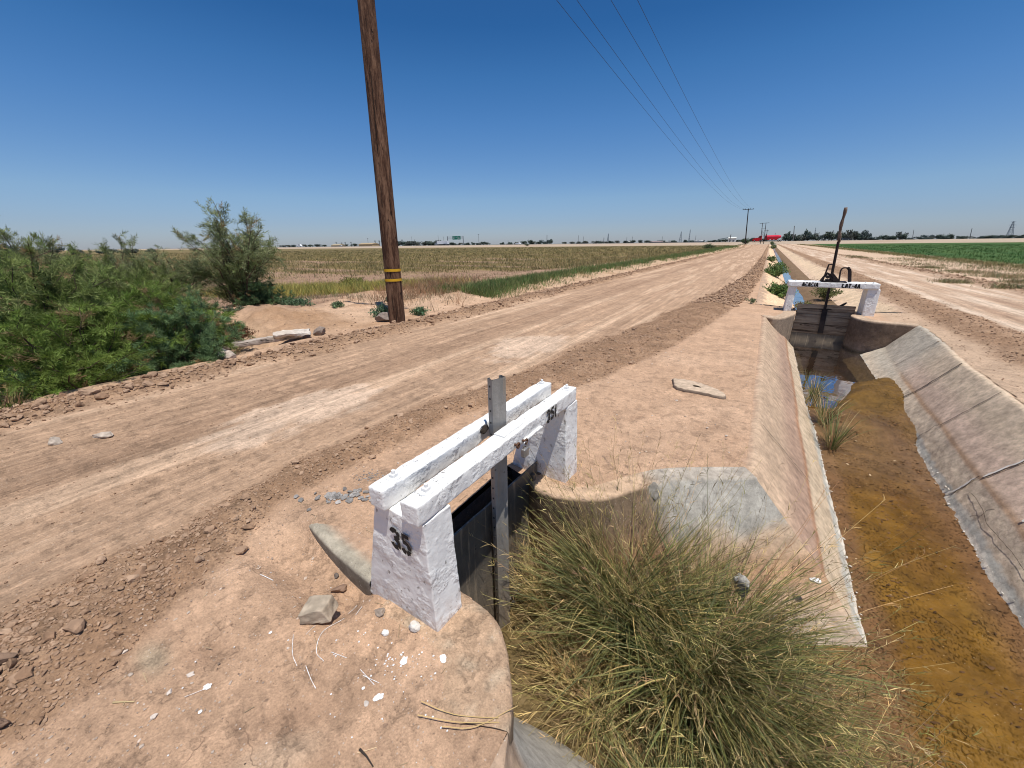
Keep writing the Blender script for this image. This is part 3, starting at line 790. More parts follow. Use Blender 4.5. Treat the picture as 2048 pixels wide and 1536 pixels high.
# far face of the pit: curved wall easing into a slope
vv = np.linspace(-.1, 1, 46)
T3 = np.concatenate([FAR_TOP, np.zeros((90, 1))], 1); B3 = np.concatenate([FAR_BOT, np.full((90, 1), -.92)], 1)
nrm = np.gradient(FAR_TOP, axis=0); nrm = unit(np.stack([-nrm[:, 1], nrm[:, 0]], 1))
P = np.zeros((46, 90, 3))
for i, a in enumerate(vv):
    if a < 0: P[i] = T3; P[i, :, :2] += nrm*(-a)*1.6; P[i, :, 2] = .012+a*.05
    else: P[i] = T3*(1-a)+B3*a; P[i, :, 2] = .012*(1-a)-.92*a
hx = np.interp(np.clip(-P[:, -1, 2], 0, .92), [0, .5, .8, .92], [.22, .70, .98, 1.06]); hy_ = np.interp(np.clip(-P[:, -1, 2], 0, .92), [0, .5, .8, .92], [3.0, 2.87, 2.66, 2.6])
wv_ = sst(.62, 1., np.linspace(0, 1, 90))[None]*(vv[:, None] >= 0)
P[..., 0] += wv_*(hx-P[:, -1, 0])[:, None]; P[..., 1] += wv_*(hy_-P[:, -1, 1])[:, None]
nn = fbm(P[..., 0]*6, P[..., 1]*6, P[..., 2]*6, 4); P[..., 1] += .010*nn*(np.linspace(0, 1, 90)[None] < .97); P[..., 2] += .006*nn*(vv[:, None] > .02)
Cc = np.zeros(P.shape); Cc[:] = (.165, .115, .072)                          # stained brown curved wall, its shade darkened into the colour
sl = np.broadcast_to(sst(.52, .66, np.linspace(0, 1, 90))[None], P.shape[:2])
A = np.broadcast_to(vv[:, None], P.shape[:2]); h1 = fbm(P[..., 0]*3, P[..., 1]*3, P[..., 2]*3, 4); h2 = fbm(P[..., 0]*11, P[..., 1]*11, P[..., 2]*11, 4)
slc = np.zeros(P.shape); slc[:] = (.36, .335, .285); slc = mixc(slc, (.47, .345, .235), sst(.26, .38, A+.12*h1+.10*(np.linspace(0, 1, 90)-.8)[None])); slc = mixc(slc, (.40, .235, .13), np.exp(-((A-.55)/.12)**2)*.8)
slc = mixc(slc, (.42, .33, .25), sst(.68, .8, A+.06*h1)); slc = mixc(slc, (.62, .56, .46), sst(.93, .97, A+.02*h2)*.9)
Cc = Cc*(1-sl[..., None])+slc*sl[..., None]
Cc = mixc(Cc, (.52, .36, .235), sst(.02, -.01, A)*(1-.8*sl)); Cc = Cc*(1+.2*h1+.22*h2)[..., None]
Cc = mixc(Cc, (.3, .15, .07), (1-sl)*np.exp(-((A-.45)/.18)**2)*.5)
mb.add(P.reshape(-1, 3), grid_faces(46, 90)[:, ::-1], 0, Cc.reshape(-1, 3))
# near face of the pit: slope only
n = 60; ts = spline(NEAR_SL_T, n); bs = spline(NEAR_SL_B, n); vv = np.linspace(-.3, 1, 50); P = np.zeros((50, n, 3))
for i, a in enumerate(vv):
    P[i, :, :2] = ts*(1-max(a, 0))+bs*max(a, 0)
    if a < 0: P[i, :, 1] += a*.9
    P[i, :, 2] = .010-.92*max(a, 0)+(a*.03 if a < 0 else 0)
h1 = fbm(P[..., 0]*4, P[..., 1]*4, 0, 4); h2 = fbm(P[..., 0]*15, P[..., 1]*15, 0, 4); A = np.broadcast_to(vv[:, None], P.shape[:2])
P[..., 2] += .006*h1+.004*h2
Cc = np.zeros(P.shape); Cc[:] = (.47, .33, .225); Cc = mixc(Cc, (.41, .375, .32), sst(.18, .34, A+.25*h1)); Cc *= (1+.22*h2+.1*h1)[..., None]
mb.add(P.reshape(-1, 3), grid_faces(50, n), 0, Cc.reshape(-1, 3))
# upstream of the check gate
v = np.linspace(-.12, 1.1, 26); ys = np.concatenate([np.linspace(12.75, 40, 120), np.linspace(40, 262, 90)[1:]])
VV, YY = np.meshgrid(v, ys, indexing='ij')
for side in (0, 1):
    if side == 0: XX = .14+1.5*VV; ZZ = np.where(VV < 0, .01, -.72*VV)
    else: XX = lipR(YY)-(lipR(YY)-1.62)*VV; ZZ = np.where(VV < 0, .01, -.62*VV)
    nn = fbm(XX*1.5, YY*1.5, side, 4); ZZ = ZZ+.02*nn*sst(12.7, 15, YY)+(VV < .02)*.03*nn; 
    Cc = lining_color(np.clip(VV*.75, 0, 1.), YY, 1)*(np.array((1.1, 1.05, .98)) if side else np.array((1.25, 1.12, .98)))
    Cc = mixc(Cc, (.44, .30, .2), sst(.1, -.05, VV+.2*nn)); Cc = mixc(Cc, (.2, .135, .085), sst(.74, .84, VV+.06*nn)*(.95 if side else .4))
    F = grid_faces(*XX.shape); F = F if side == 0 else F[:, ::-1]
    mb.add(np.stack([XX, YY, ZZ], -1).reshape(-1, 3), F, 0, Cc.reshape(-1, 3))
for a, b_ in (((.85, 12.1), (.85, 12.4)), ((.85, 12.4), (.14, 12.78)), ((1.98, 12.4), (1.98, 12.1)), ((2.95, 12.78), (1.98, 12.4))):
    q = np.array([(*a, -1.1), (*b_, -1.1), (*b_, .012), (*a, .012)]); mb.add(q, np.array([(0, 1, 2, 3)]), 0, (.36, .29, .21))
# expansion joints and patched cracks, laid on the slopes
def on_right(y, v):
    xl, xb, xf = [float(k[0]) for k in profR(np.array([y]))]
    if v <= .655: x = xl+(xb-xl)*v/.655; z = -.5*v/.655
    else: x = xb+(xf-xb)*(v-.655)/.345; z = -.5-.3*(v-.655)/.345
    return np.array([x-.010, y, z+.012])
def on_left(y, v):
    xl, xb, xf = .22, .70, .98
    if v <= .655: x = xl+(xb-xl)*v/.655; z = -.5*v/.655
    else: x = xb+(xf-xb)*(v-.655)/.345; z = -.5-.3*(v-.655)/.345
    return np.array([x+.009, y, z+.011])
def crack(fun, y, v0, v1, wid, k, wob=.03, n=40, slant=0.):
    vs = np.linspace(v0, v1, n); nn = fbm(vs*7+y*3, y*5., k, 4)
    P = np.array([fun(y+wob*nn[i]+slant*(vs[i]-v0), vs[i]) for i in range(n)])
    W = wid*(.55+.9*np.abs(fbm(vs*23, y*2., 9., 3))+.25)
    Vr, Fr = ribbons(P[None], W[None], np.array([[0., 1., 0.]])); mb.add(Vr, Fr, k, (.5, .5, .5))
for y in JR: crack(on_right, y, .0, .655, .0055, 1, .02)
for y in JR[:3]: crack(on_right, y+.04, .66, .98, .004, 1, .10)
crack(on_right, 7.72, 0, .98, .012, 1, .04)
crack(on_right, 5.02, .30, .64, .011, 2, .03); crack(on_right, 5.06, .70, .95, .012, 2, .06); crack(on_right, 4.25, .12, .62, .012, 2, .03); crack(on_right, 3.75, .3, .66, .010, 2, .05)
crack(on_right, 4.5, .72, .9, .003, 1, .1, slant=.4)
for y in JL: crack(on_left, y, .02, .66, .006, 1, .02)
crack(on_left, 7.2, 0, .3, .006, 1, .12)
for k in range(1):   # cracks running along the rough lower band
    ys = np.linspace(3.6+k*.4, 4.9+k*1.1, 60); vs = (.80, .70)[k]+.05*fbm(ys*2.2, k*3., 1., 3)
    P = np.array([on_right(a, c) for a, c in zip(ys, vs)]); W = .0035*(.4+np.abs(fbm(ys*9, 1., 2., 3))*1.8)
    Vr, Fr = ribbons(P[None], W[None]*.6, np.array([[1., 0., .5]])); mb.add(Vr, Fr, 1, (.5, .5, .5))
# salt crust along the mud line
CRUST = M_concrete('salt_crust', (.68, .63, .55), (.5, .4, .3), .3)
P = []
for fun, ya, yb, sg in ((on_left, 2.7, 10.6, 1), (on_right, 2.5, 10.4, -1)):
    n = 110; ys = np.linspace(ya, yb, n)+rng.normal(0, .01, n); vs = .985+.03*rng.normal(size=n)+.03*fbm(ys*6, sg, 2., 3)
    P.append(np.array([fun(a, c) for a, c in zip(ys, vs)]))
t = rng.random(150); k = (t*89).astype(int); q = FAR_BOT[k]*.97+FAR_TOP[k]*.03; m_ = q[:, 0] > .15; P.append(np.concatenate([q[m_]+rng.normal(0, .015, (m_.sum(), 2)), np.full((m_.sum(), 1), -.86)], 1))
P = np.concatenate(P); S = rng.uniform(.004, .013, len(P))[:, None]*np.array((1, 1.6, .35))
Vs, Fs, _ = scatter([rock_shape(1, k, .4) for k in range(5)], P, S, rng.uniform(0, 6.3, len(P)), rng.normal(0, .4, len(P)))
mb.add(Vs, Fs, 3, (.6, .6, .6))
CRACKM = M_plain('open_joint', (.035, .026, .02), .95); CAULK = M_plain('white_joint_filler', (.66, .62, .55), .8, 0, .2, 30)
tag(mb.build('canal', [LINING, CRACKM, CAULK, CRUST], smooth=True), kind='structure')

# mud on the canal floor and in the pit
xs = np.linspace(.72, 2.3, 124); ys = np.concatenate([np.arange(-2, 1, .05), np.arange(1, 6, .014), np.arange(6, 12.3, .035)])
MX, MY = np.meshgrid(xs, ys, indexing='ij')
mz = -.795+.008*fbm(MX*3, MY*3, 1, 4)+.007*fbm(MX*11, MY*11, 2, 4)+.11*sst(5.9, 6.9, MY+.5*fbm(MX*1.3, MY*.8, 3., 3))-.42*sst(7.1, 9.2, MY+.6*fbm(MX*1.3, MY*.8, 5., 3)-1.5*(MX-1.3))
mz += .10*sst(1.35, 1.75, MX)*sst(11.2, 9.6, MY)*sst(7.2, 8.0, MY)
ridge = np.abs(fbm(MX*7, MY*4.5, 4, 3)); mz += .010*sst(.05, .0, ridge)+.014*sst(1.72, 1.95, MX)*fbm(MX*16, MY*16, 1., 3)
mc = np.zeros(MX.shape+(3,)); mc[:] = (.145, .070, .007)
hh = fbm(MX*2.2, MY*1.1, 8, 4); mc = mixc(mc, (.19, .098, .013), sst(-.1, .4, hh)); mc = mixc(mc, (.115, .055, .012), sst(.05, .45, -hh))
mc = mixc(mc, (.15, .075, .028), sst(1.60, 1.85, MX+.08*hh)); mc = mixc(mc, (.17, .088, .038), sst(1.18, 1.03, MX+.06*hh)*.8); mc = mixc(mc, (.15, .088, .042), sst(4.3, 5.5, MY+.8*hh)*.7); mc = mixc(mc, (.14, .075, .012), sst(6.3, 7.5, MY+hh)*.9)
f1 = grid_faces(*MX.shape)[:, ::-1]
mbm = MB(); mbm.add(np.stack([MX, MY, mz], -1).reshape(-1, 3), f1, 0, mc.reshape(-1, 3))
xs = np.linspace(-1.28, .84, 120); ys = np.linspace(.7, 2.9, 120); MX, MY = np.meshgrid(xs, ys, indexing='ij')
mz = -.865+.02*fbm(MX*2, MY*2, 1, 4)+.008*fbm(MX*12, MY*12, 2, 4)+.07*sst(.0, .85, MX)
mc = np.zeros(MX.shape+(3,)); mc[:] = (.125, .085, .032); hh = fbm(MX*3, MY*3, 8, 4); mc = mixc(mc, (.18, .125, .055), sst(-.2, .5, hh)); mc = mixc(mc, (.205, .11, .03), sst(.2, .85, MX)); mc = mixc(mc, (.07, .065, .02), sst(.2, .5, -hh)*.6)
mbm.add(np.stack([MX, MY, mz], -1).reshape(-1, 3), grid_faces(120, 120)[:, ::-1], 0, mc.reshape(-1, 3))
tag(mbm.build('mud', [MUD], smooth=True), kind='structure')
V_, F_ = box(.55, 2.45, 6.95, 11.94, -.74, -.712); tag(build('water', V_[4:], np.array([(0, 1, 2, 3)]), M_water('pool_water', (.72, .60, .38), .22, boost=3.2)), kind='structure')
V_ = np.array([(.4, 12.1, -.45), (2.4, 12.1, -.45), (2.4, 262, -.45), (.4, 262, -.45)]); tag(build('water', V_, np.array([(0, 1, 2, 3)]), M_water('ditch_water', (.7, .6, .4), .5, .05, .06)), kind='structure')
V_ = np.array([(.3, 12.1, -.72), (2.6, 12.1, -.72), (2.6, 262, -.72), (.3, 262, -.72)])
tag(build('canal_bed', V_, np.array([(0, 1, 2, 3)]), M_plain('bed_mud', (.12, .085, .045), .8, 0, .4, 2.)), kind='structure')
xs = np.linspace(1.30, 2.2, 14); ys = np.concatenate([np.linspace(12.9, 40, 200), np.linspace(40, 260, 150)[1:]]); MX, MY = np.meshgrid(xs, ys, indexing='ij')
mz = -.49+.16*sst(1.30, 1.8, MX+.10*fbm(MX*.7, MY*.7, 3., 3))+.02*fbm(MX*3, MY*3, 1., 3)-.05*(MX < 1.4); mc = np.zeros(MX.shape+(3,)); mc[:] = (.19, .125, .075)
tag(build('silt', np.stack([MX, MY, mz], -1).reshape(-1, 3), grid_faces(*MX.shape)[:, ::-1], EARTH, vcol=mc, smooth=True, attrs=dict(rough=np.ones(MX.size), near=np.zeros(MX.size))), kind='structure')

# ================================================================== stencil lettering
def arc(cx, cy, rx, ry, a0, a1, n=8):
    a = np.radians(np.linspace(a0, a1, n)); return [(cx+rx*math.cos(t), cy+ry*math.sin(t)) for t in a]
# strokes on a 0.6 x 1 cell; broken where a stencil has its bridges
GLYPH = {
 '3': [arc(.29, .74, .22, .20, 165, 62), arc(.29, .74, .22, .20, 48, -75)+[(.24, .53)], [(.26, .50)]+arc(.29, .26, .23, .20, 78, -40), arc(.29, .26, .23, .20, -58, -170)],
 '5': [[(.50, .93), (.13, .93), (.11, .68)], [(.11, .57), (.24, .60)]+arc(.28, .36, .22, .22, 80, -10), arc(.28, .30, .22, .22, -10, -80), arc(.28, .28, .22, .20, -100, -165)],
 '|': [[(.2, 1.0), (.2, .0)]],
 'A': [[(.06, .0), (.26, .96)], [(.34, .96), (.54, .0)], [(.17, .33), (.43, .33)]],
 'C': [arc(.32, .70, .21, .23, 20, 165), [(.10, .62), (.10, .36)], arc(.32, .28, .21, .23, 195, 340)],
 'I': [[(.15, .0), (.15, .97)]],
 'L': [[(.12, .97), (.12, .10)], [(.16, .07), (.50, .07)]],
 'T': [[(.03, .91), (.57, .91)], [(.30, .80), (.30, .0)]],
 '-': [[(.08, .46), (.44, .46)]],
 '4': [[(.40, .97), (.06, .36)], [(.05, .27), (.56, .27)], [(.42, .90), (.42, .36)], [(.42, .18), (.42, .0)]],
 ' ': [],
}
ADV = {'I': .40, '|': .4, '-': .56, ' ': .5}
def lettering(name, text, origin, ux, uz, h, parent, width=.62, thick=.13, off=.002, loose=0.):
    """painted stencil letters as thin flat shapes lying on a face (ux along the writing, uz up)"""
    ux = unit(np.array(ux, float)); uz = unit(np.array(uz, float)); nn = np.cross(ux, uz)
    mb = MB(); x = 0.
    for ch in text:
        for st in GLYPH[ch]:
            p = np.array(st, float); p = np.array([p[:, 0]*width/.6*h+x, p[:, 1]*h]).T
            d = np.gradient(p, axis=0); d = unit(d); s = np.stack([-d[:, 1], d[:, 0]], 1)*h*thick/2*(1+.15*rng.normal(size=(len(p), 1)))
            e = d*h*.02
            p[0] -= e[0]; p[-1] += e[-1]
            q = np.stack([p-s, p+s], 1).reshape(-1, 2)
            W = np.array(origin)+q[:, :1]*ux+q[:, 1:]*uz+nn*(off+rng.uniform(0, .0002))
            f = grid_faces(len(p), 2)[:, ::-1]
            mb.add(W, f)
        x += (ADV.get(ch, .72)*width/.6)*h
    return mb.build(name, BLACK, parent)

def disc(cx, cy, z0, z1, r, n=16):
    return tube([(cx, cy, z0), (cx, cy, z1)], r, n)

# ================================================================== turnout gate 35
g = empty('turnout_gate', 'white painted turnout gate marked 35 with twin beams over a dark steel plate', 'irrigation gate', (0, 0, 0))
def post(y0, y1, seed, flare=0.):
    c8 = [(-1.436, y0, -.03), (-.962, y0, -.03), (-.95, y1, -.03), (-1.436, y1, -.03), (-1.275, y0, .592), (-.983, y0, .592), (-.975, y1, .592), (-1.275, y1, .592)]
    X, F = hexa(c8, .009, .006, .0014, 34, seed, .003, 7)
    return build('post', X, F, WHITE, smooth=True, parent=g)
p1 = post(.866, 1.027, 1); p2 = post(2.230, 2.412, 2)
lettering('number_marking', '35', (-1.185, .862, .400), (1, 0, -.06), (0.02, 0, 1), .105, p1, .52, .22, .0035)
for k, (xa, xb, s) in enumerate(((-1.270, -1.178, 3), (-1.077, -.981, 4))):
    X, F = hexa(blk(xa, xb, .842, 2.402, .596, .692), .011, .007, .0022, 34, s, .003, 6)
    if k == 0:   # the rear beam is hollowed by rot where the stem passes
        m = np.exp(-((X[:, 1]-1.60)/.075)**2)*sst(-1.225, -1.17, X[:, 0]); X[:, 0] -= .032*m*(1+.5*pn(X[:, 1]*60, X[:, 2]*60, 2)); X[:, 2] -= .01*m
    b = build('beam', X, F, WHITE, smooth=True, parent=g)
    if k == 1:
        lettering('number_marking', '35|', (-.979, 1.935, .602), (0, 1, 0), (0, 0, 1), .085, b, .52, .22, .0035)
    for yb in (.945, 2.33):
        mb = MB(); xc = (xa+xb)/2
        mb.add(*disc(xc, yb, .690, .6965, .034, 20)); 
        X, F = hexa(blk(xc-.015, xc+.015, yb-.015, yb+.015, .6955, .713), .01, .003, .0004); mb.add(X, F)
        mb.add(*disc(xc+.002, yb, .712, .728, .0085, 10))
        mb.build('bolt', WHITE, b, smooth=False)
# rot hole in the rear beam
mb = MB(); X, F = rock_shape(2, 21, .5, (.022, .05, .03)); mb.add(X+np.array((-1.198, 1.585, .65)), F); mb.build('rotten_notch', M_plain('rotten_wood', (.03, .022, .016), .95, 0, .5, 30), g)
X, F = hexa(blk(-1.072, -1.005, 1.50, 1.70, .692, .701), .02, .002, .001, 30, 8); build('top_board', X, F, WHITE, smooth=True, parent=g)
X, F = hexa(blk(-.984, -.966, 1.66, 1.86, .604, .620), .012, .003, .002, 30, 9); build('nailed_strip', X, F, WHITE, smooth=True, parent=g)
# stem: lipped steel channel standing between the beams
prof = np.array([(-.045, -.022), (-.045, .022), (-.030, .022), (-.030, .019), (-.041, .019), (-.041, -.018), (.041, -.018), (.041, .019), (.030, .019), (.030, .022), (.045, .022), (.045, -.022)])
def extrude(pr, org, u, v, w, z0, z1):
    n = len(pr); V = []
    for z in (z0, z1): V.append(np.array(org)+pr[:, :1]*np.array(u)+pr[:, 1:]*np.array(v)+np.array(w)*z)
    j = np.arange(n); return np.concatenate(V), [np.stack([j, (j+1) % n, n+(j+1) % n, n+j], 1)]
a = .38; mb = MB()
u = (math.sin(a), math.cos(a), 0); v = (-math.cos(a), math.sin(a), 0)
sx, sy = -1.128, 1.62
V_, F_ = extrude(prof, (sx, sy, 0), u, v, (0, 0, 1), -.93, .972); mb.add(V_, F_)
stem = mb.build('gate_stem', STEEL, g)
BOLTM = M_plain('bolt_black', (.02, .018, .016), .6)
for k in range(26):
    z = .93-k*.072
    P0 = np.array((sx, sy, z))+np.array(u)*-.0448; mb = MB(); mb.add(*tube([P0, P0-np.array(u)*.0035], .0055, 8)); mb.build('bolt', BOLTM, stem)
# gate plate with its edge angle and side rails
X, F = hexa([(-1.205, 1.045, -1.0), (-1.192, 1.045, -1.0), (-1.192, 2.222, -1.0), (-1.205, 2.222, -1.0), (-1.205, 1.045, .150), (-1.192, 1.045, .150), (-1.192, 2.222, .115), (-1.205, 2.222, .115)], .03, .002, .002, 6, 11)
pl = build('gate_plate', X, F, PLATE, smooth=True, parent=g)
mb = MB()
for y in (2.13,): mb.add(*box(y*0-1.191, -1.165, y-.017, y+.017, -.9, .06))
mb.add(*box(-1.191, -1.186, 1.60, 1.625, -.95, .13)); mb.add(*box(-1.1905, -1.187, 1.79, 1.81, -.95, -.1))
mb.build('stiffener', PLATE, pl)
for y in (1.035, 2.224): mb = MB(); mb.add(*box(-1.225, -1.165, y-.012, y+.012, -1.0, .02)); mb.build('side_rail', PLATE, g)
# bottom lip of barnacle-like crust on the plate foot
ys = rng.uniform(1.15, 2.15, 90); P = np.stack([rng.uniform(-1.195, -1.14, 90), ys, -.845+rng.normal(0, .012, 90)], 1)
Vs, Fs, Cs = scatter([rock_shape(1, k, .5) for k in range(5)], P, rng.uniform(.008, .024, (90, 1))*np.ones((1, 3)), rng.uniform(0, 6, 90), rng.normal(0, .5, 90), np.clip(rng.normal(.22, .1, (90, 1)), .04, .5)*np.array((1, .88, .72)))
tag(build('crust', Vs, Fs, STONE, vcol=Cs, parent=pl), kind='stuff')
# padlock with its rusted eye bolts on the front beam
lk = empty('padlock', 'grey padlock hanging from two rusted eye bolts on the gate beam', 'padlock', (-.955, 1.635, .585))
mb = MB(); X, F = hexa(np.array(blk(-.015, .011, -.026, .026, -.055, -.002)), .008, .006, .0003); mb.add(X, F)
mb.build('lock_body', M_plain('worn_padlock', (.36, .35, .34), .5, .7, .35, 30), lk, smooth=True)
t = np.linspace(0, PI, 12); P = np.stack([0*t-.002, .017*np.cos(t), .016+.018*np.sin(t)], 1); P = np.concatenate([[(-.002, .017, -.004)], P, [(-.002, -.017, -.004)]])
mb = MB(); mb.add(*tube(P, .0045, 8)); mb.build('shackle', M_plain('shackle_steel', (.4, .4, .4), .4, .8, .2, 30), lk, smooth=True)
for dy, dz in ((-.055, .045), (.03, .03)):
    mb = MB(); c = np.array((-.975, 1.62+dy, .585+dz)); mb.add(*tube([c-np.array((.03, 0, 0)), c+np.array((.012, 0, 0))], .007, 8))
    t = np.linspace(0, 2*PI, 14); mb.add(*tube(np.stack([c[0]+.016+0*t, c[1]+.013*np.cos(t), c[2]+.013*np.sin(t)], 1), .006, 7)); mb.build('eye_bolt', RUST, g, smooth=True)
# chamber behind the plate, coping of the pit
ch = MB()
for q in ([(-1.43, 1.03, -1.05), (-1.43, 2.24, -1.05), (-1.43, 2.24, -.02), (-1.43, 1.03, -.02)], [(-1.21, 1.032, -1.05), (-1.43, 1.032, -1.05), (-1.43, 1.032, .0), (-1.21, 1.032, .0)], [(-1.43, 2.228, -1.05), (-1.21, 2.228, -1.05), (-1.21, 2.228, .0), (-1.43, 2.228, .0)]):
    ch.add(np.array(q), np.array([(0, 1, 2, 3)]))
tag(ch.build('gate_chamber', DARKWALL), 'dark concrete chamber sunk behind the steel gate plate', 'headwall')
n = len(NEAR_TOP); nr = np.gradient(NEAR_TOP, axis=0); nr = unit(np.stack([nr[:, 1], -nr[:, 0]], 1))
prof = [(.34, -.012), (.25, .010), (.12, .014), (.03, .014), (.008, .008), (.0, -.008), (-.002, -.1), (.0, -.3), (.002, -.6), (0, -.95)]
prof2 = []
for (a, za), (b_, zb) in zip(prof[:-1], prof[1:]):
    k = max(1, int(math.hypot(a-b_, za-zb)/.02)); prof2 += [(a+(b_-a)*i/k, za+(zb-za)*i/k) for i in range(k)]
prof2.append(prof[-1]); P = np.zeros((len(prof2), n, 3))
for i, (a, zz) in enumerate(prof2):
    P[i, :, :2] = NEAR_TOP+nr*a*-1*np.where(np.arange(n)[:, None] < 0, 1, 1); P[i, :, 2] = zz
# coping lies on the bank side of the edge
s_in = in_poly(P[0, n//2:n//2+1, 0], P[0, n//2:n//2+1, 1], PITPOLY)[0]
if s_in:
    for i, (a, zz) in enumerate(prof2): P[i, :, :2] = NEAR_TOP+nr*a
h1 = fbm(P[..., 0]*9, P[..., 1]*9, P[..., 2]*9, 4); P[..., 2] += .004*h1; P[..., 0] += .004*h1
h2 = fbm(P[..., 0]*28, P[..., 1]*28, P[..., 2]*28, 3); P[..., 2] += .003*h2; P[..., 1] += .002*h2
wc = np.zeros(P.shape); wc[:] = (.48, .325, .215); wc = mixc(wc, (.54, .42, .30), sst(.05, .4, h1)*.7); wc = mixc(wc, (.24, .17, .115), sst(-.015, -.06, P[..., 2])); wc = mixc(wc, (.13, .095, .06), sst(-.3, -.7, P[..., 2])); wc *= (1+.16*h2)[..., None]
F = grid_faces(len(prof2), n); F = F if s_in else F[:, ::-1]
tag(build('curved_wall', P.reshape(-1, 3), F, EARTH, vcol=wc, smooth=True, attrs=dict(rough=.25*np.ones(P.shape[:2]), near=np.ones(P.shape[:2]))), 'curved concrete wall coping beside the near post of the gate', 'retaining wall')
# kerb wing behind the near post
P = spline([(-2.17, .985), (-2.0, .95), (-1.72, .905), (-1.42, .875)], 50); d = unit(np.gradient(P, axis=0)); nr = np.stack([-d[:, 1], d[:, 0]], 1)
zt = np.interp(np.linspace(0, 1, 50), [0, .12, 1], [.015, .035, .058])
pr = [(-.012, -.20), (-.012, -.03), (-.008, -.012), (.006, -.002), (.03, 0), (.05, 0), (.07, 0), (.09, -.001), (.12, -.003), (.16, -.006), (.20, -.012), (.26, -.035)]
Q = np.zeros((len(pr), 50, 3))
for i, (a, zz) in enumerate(pr): Q[i, :, :2] = P+nr*a; Q[i, :, 2] = zt+zz
Q[..., 2] += .003*fbm(Q[..., 0]*12, Q[..., 1]*12, 0, 3)
kc = np.zeros(Q.shape); kc[:] = (.40, .35, .265); kc[0:2] = (.20, .165, .125); hk = fbm(Q[..., 0]*14, Q[..., 1]*14, 0, 4)  # front face darker: its shade is put into the colour
for i_, (aa, _) in enumerate(pr): kc[i_] = mixc(kc[i_], (.44, .285, .185), np.clip((aa-.045)/.05+.5*hk[i_], 0, 1))
kc *= (1+.18*hk)[..., None]
mb = MB(); mb.add(Q.reshape(-1, 3), grid_faces(len(pr), 50), 0, kc.reshape(-1, 3))
endc = np.vstack([Q[:, 0], [Q[-1, 0]*[1, 1, 0]+[0, 0, -.16]]])
tag(mb.build('kerb', LINING, smooth=True), 'pale rounded concrete kerb running out behind the gate post', 'kerb')

# ================================================================== check gate ACACIA LAT-4A
a = empty('check_gate', 'white check gate across the canal lettered ACACIA LAT-4A with tall rod', 'irrigation gate')
def post2(x0, x1, yb, seed, z0, x0t, x1t):
    c8 = [(x0, 11.80, z0), (x1, 11.80, z0), (x1, yb, z0), (x0, yb, z0), (x0t, 11.80, .60), (x1t, 11.80, .60), (x1t, 12.30, .60), (x0t, 12.30, .60)]
    X, F = hexa(c8, .03, .010, .003, 22, seed); return build('post', X, F, WHITE, smooth=True, parent=a)
post2(.585, .735, 12.42, 31, -.03, .60, .75); post2(2.085, 2.30, 12.42, 32, -.03, 2.06, 2.28)
X, F = hexa(blk(.555, 2.245, 11.77, 12.25, .602, .722), .03, .010, .003, 20, 33); bm_ = build('beam', X, F, WHITE, smooth=True, parent=a)
lettering('stencil_lettering', 'ACACIA', (.835, 11.767, .618), (1, 0, 0), (0, 0, 1), .096, bm_, .50, .25, .004)
lettering('stencil_lettering', 'LAT-4A', (1.585, 11.767, .614), (1, 0, 0), (0, 0, 1), .096, bm_, .50, .25, .004)
for x in (.70, 2.0, 2.14):
    mb = MB(); mb.add(*disc(x, 11.88, .72, .728, .03)); mb.add(*disc(x, 11.88, .728, .755, .012)); mb.build('bolt', WHITE, bm_)
pk = [(-.05, .185), (-.285, -.055), (-.52, -.29)]
for k, (z0, z1) in enumerate(pk):
    X, F = hexa(blk(.86, 1.97, 11.93, 11.985, z0, z1), .02, .006, .003, 14, 40+k); build('plank', X, F, PLANK, smooth=True, parent=a)
X, F = hexa([(.86, 11.94, -.95), (1.97, 11.94, -.95), (1.97, 11.96, -.95), (.86, 11.96, -.95), (.86, 11.94, -.525), (1.97, 11.94, -.525), (1.97, 11.96, -.525), (.86, 11.96, -.525)], .04, .002, .002); build('gate_plate', X, F, PLATE, smooth=True, parent=a)
def rodp(z): return np.array([1.432+(z+.48)*(-.0532), 11.9-.02*(z+.48), z])
mb = MB(); mb.add(*bar(rodp(-.50)+[0, -.01, 0], rodp(.08)+[0, -.01, 0], .015, .105)); mb.add(*bar(rodp(.08), rodp(1.0), .05, .05)); mb.add(*tube([rodp(.9), rodp(1.2), rodp(1.62)], [.026, .028, .028], 8)); mb.build('gate_stem', IRON, a)
z = np.linspace(1.60, 2.33, 14); P = np.array([rodp(t) for t in z]); P[:, 0] += .012*np.sin(z*9)
mb = MB(); mb.add(*tube(P, .030+.008*np.sin(z*23)*.6, 8)); mb.build('lift_rod', M_wood('weathered_rod', (.13, .09, .07), (.30, .23, .18), 2, 14., .1), a, smooth=True)
# the iron lifting jack bolted on the beam
lf = MB()
lf.add(*box(1.20, 1.66, 11.79, 12.1, .722, .745)); lf.add(*box(1.27, 1.50, 11.82, 12.0, .745, .785))
for x in (1.235, 1.345):
    lf.add(*bar((x-.02 if x < 1.3 else x, 11.86, .74), (x+.02 if x < 1.3 else x, 11.86, 1.12), .025, .03))
lf.add(*bar((1.245, 11.86, 1.115), (1.365, 11.86, 1.13), .03, .025)); lf.add(*bar((1.255, 11.86, 1.02), (1.35, 11.86, 1.02), .02, .02)); lf.add(*bar((1.25, 11.85, .93), (1.36, 11.85, .87), .03, .045))
lf.add(*bar((1.17, 11.84, .745), (1.26, 11.86, .92), .03, .04)); lf.add(*bar((1.34, 11.84, .93), (1.50, 11.84, .75), .035, .06)); lf.add(*bar((1.31, 11.84, .88), (1.41, 11.84, .77), .03, .04))
lf.add(*tube([(1.29, 11.80, .84), (1.29, 11.95, .84)], .035, 12)); lf.add(*tube([(1.43, 11.79, .80), (1.43, 11.97, .80)], .045, 12))
lf.build('lifting_jack', IRON, a)
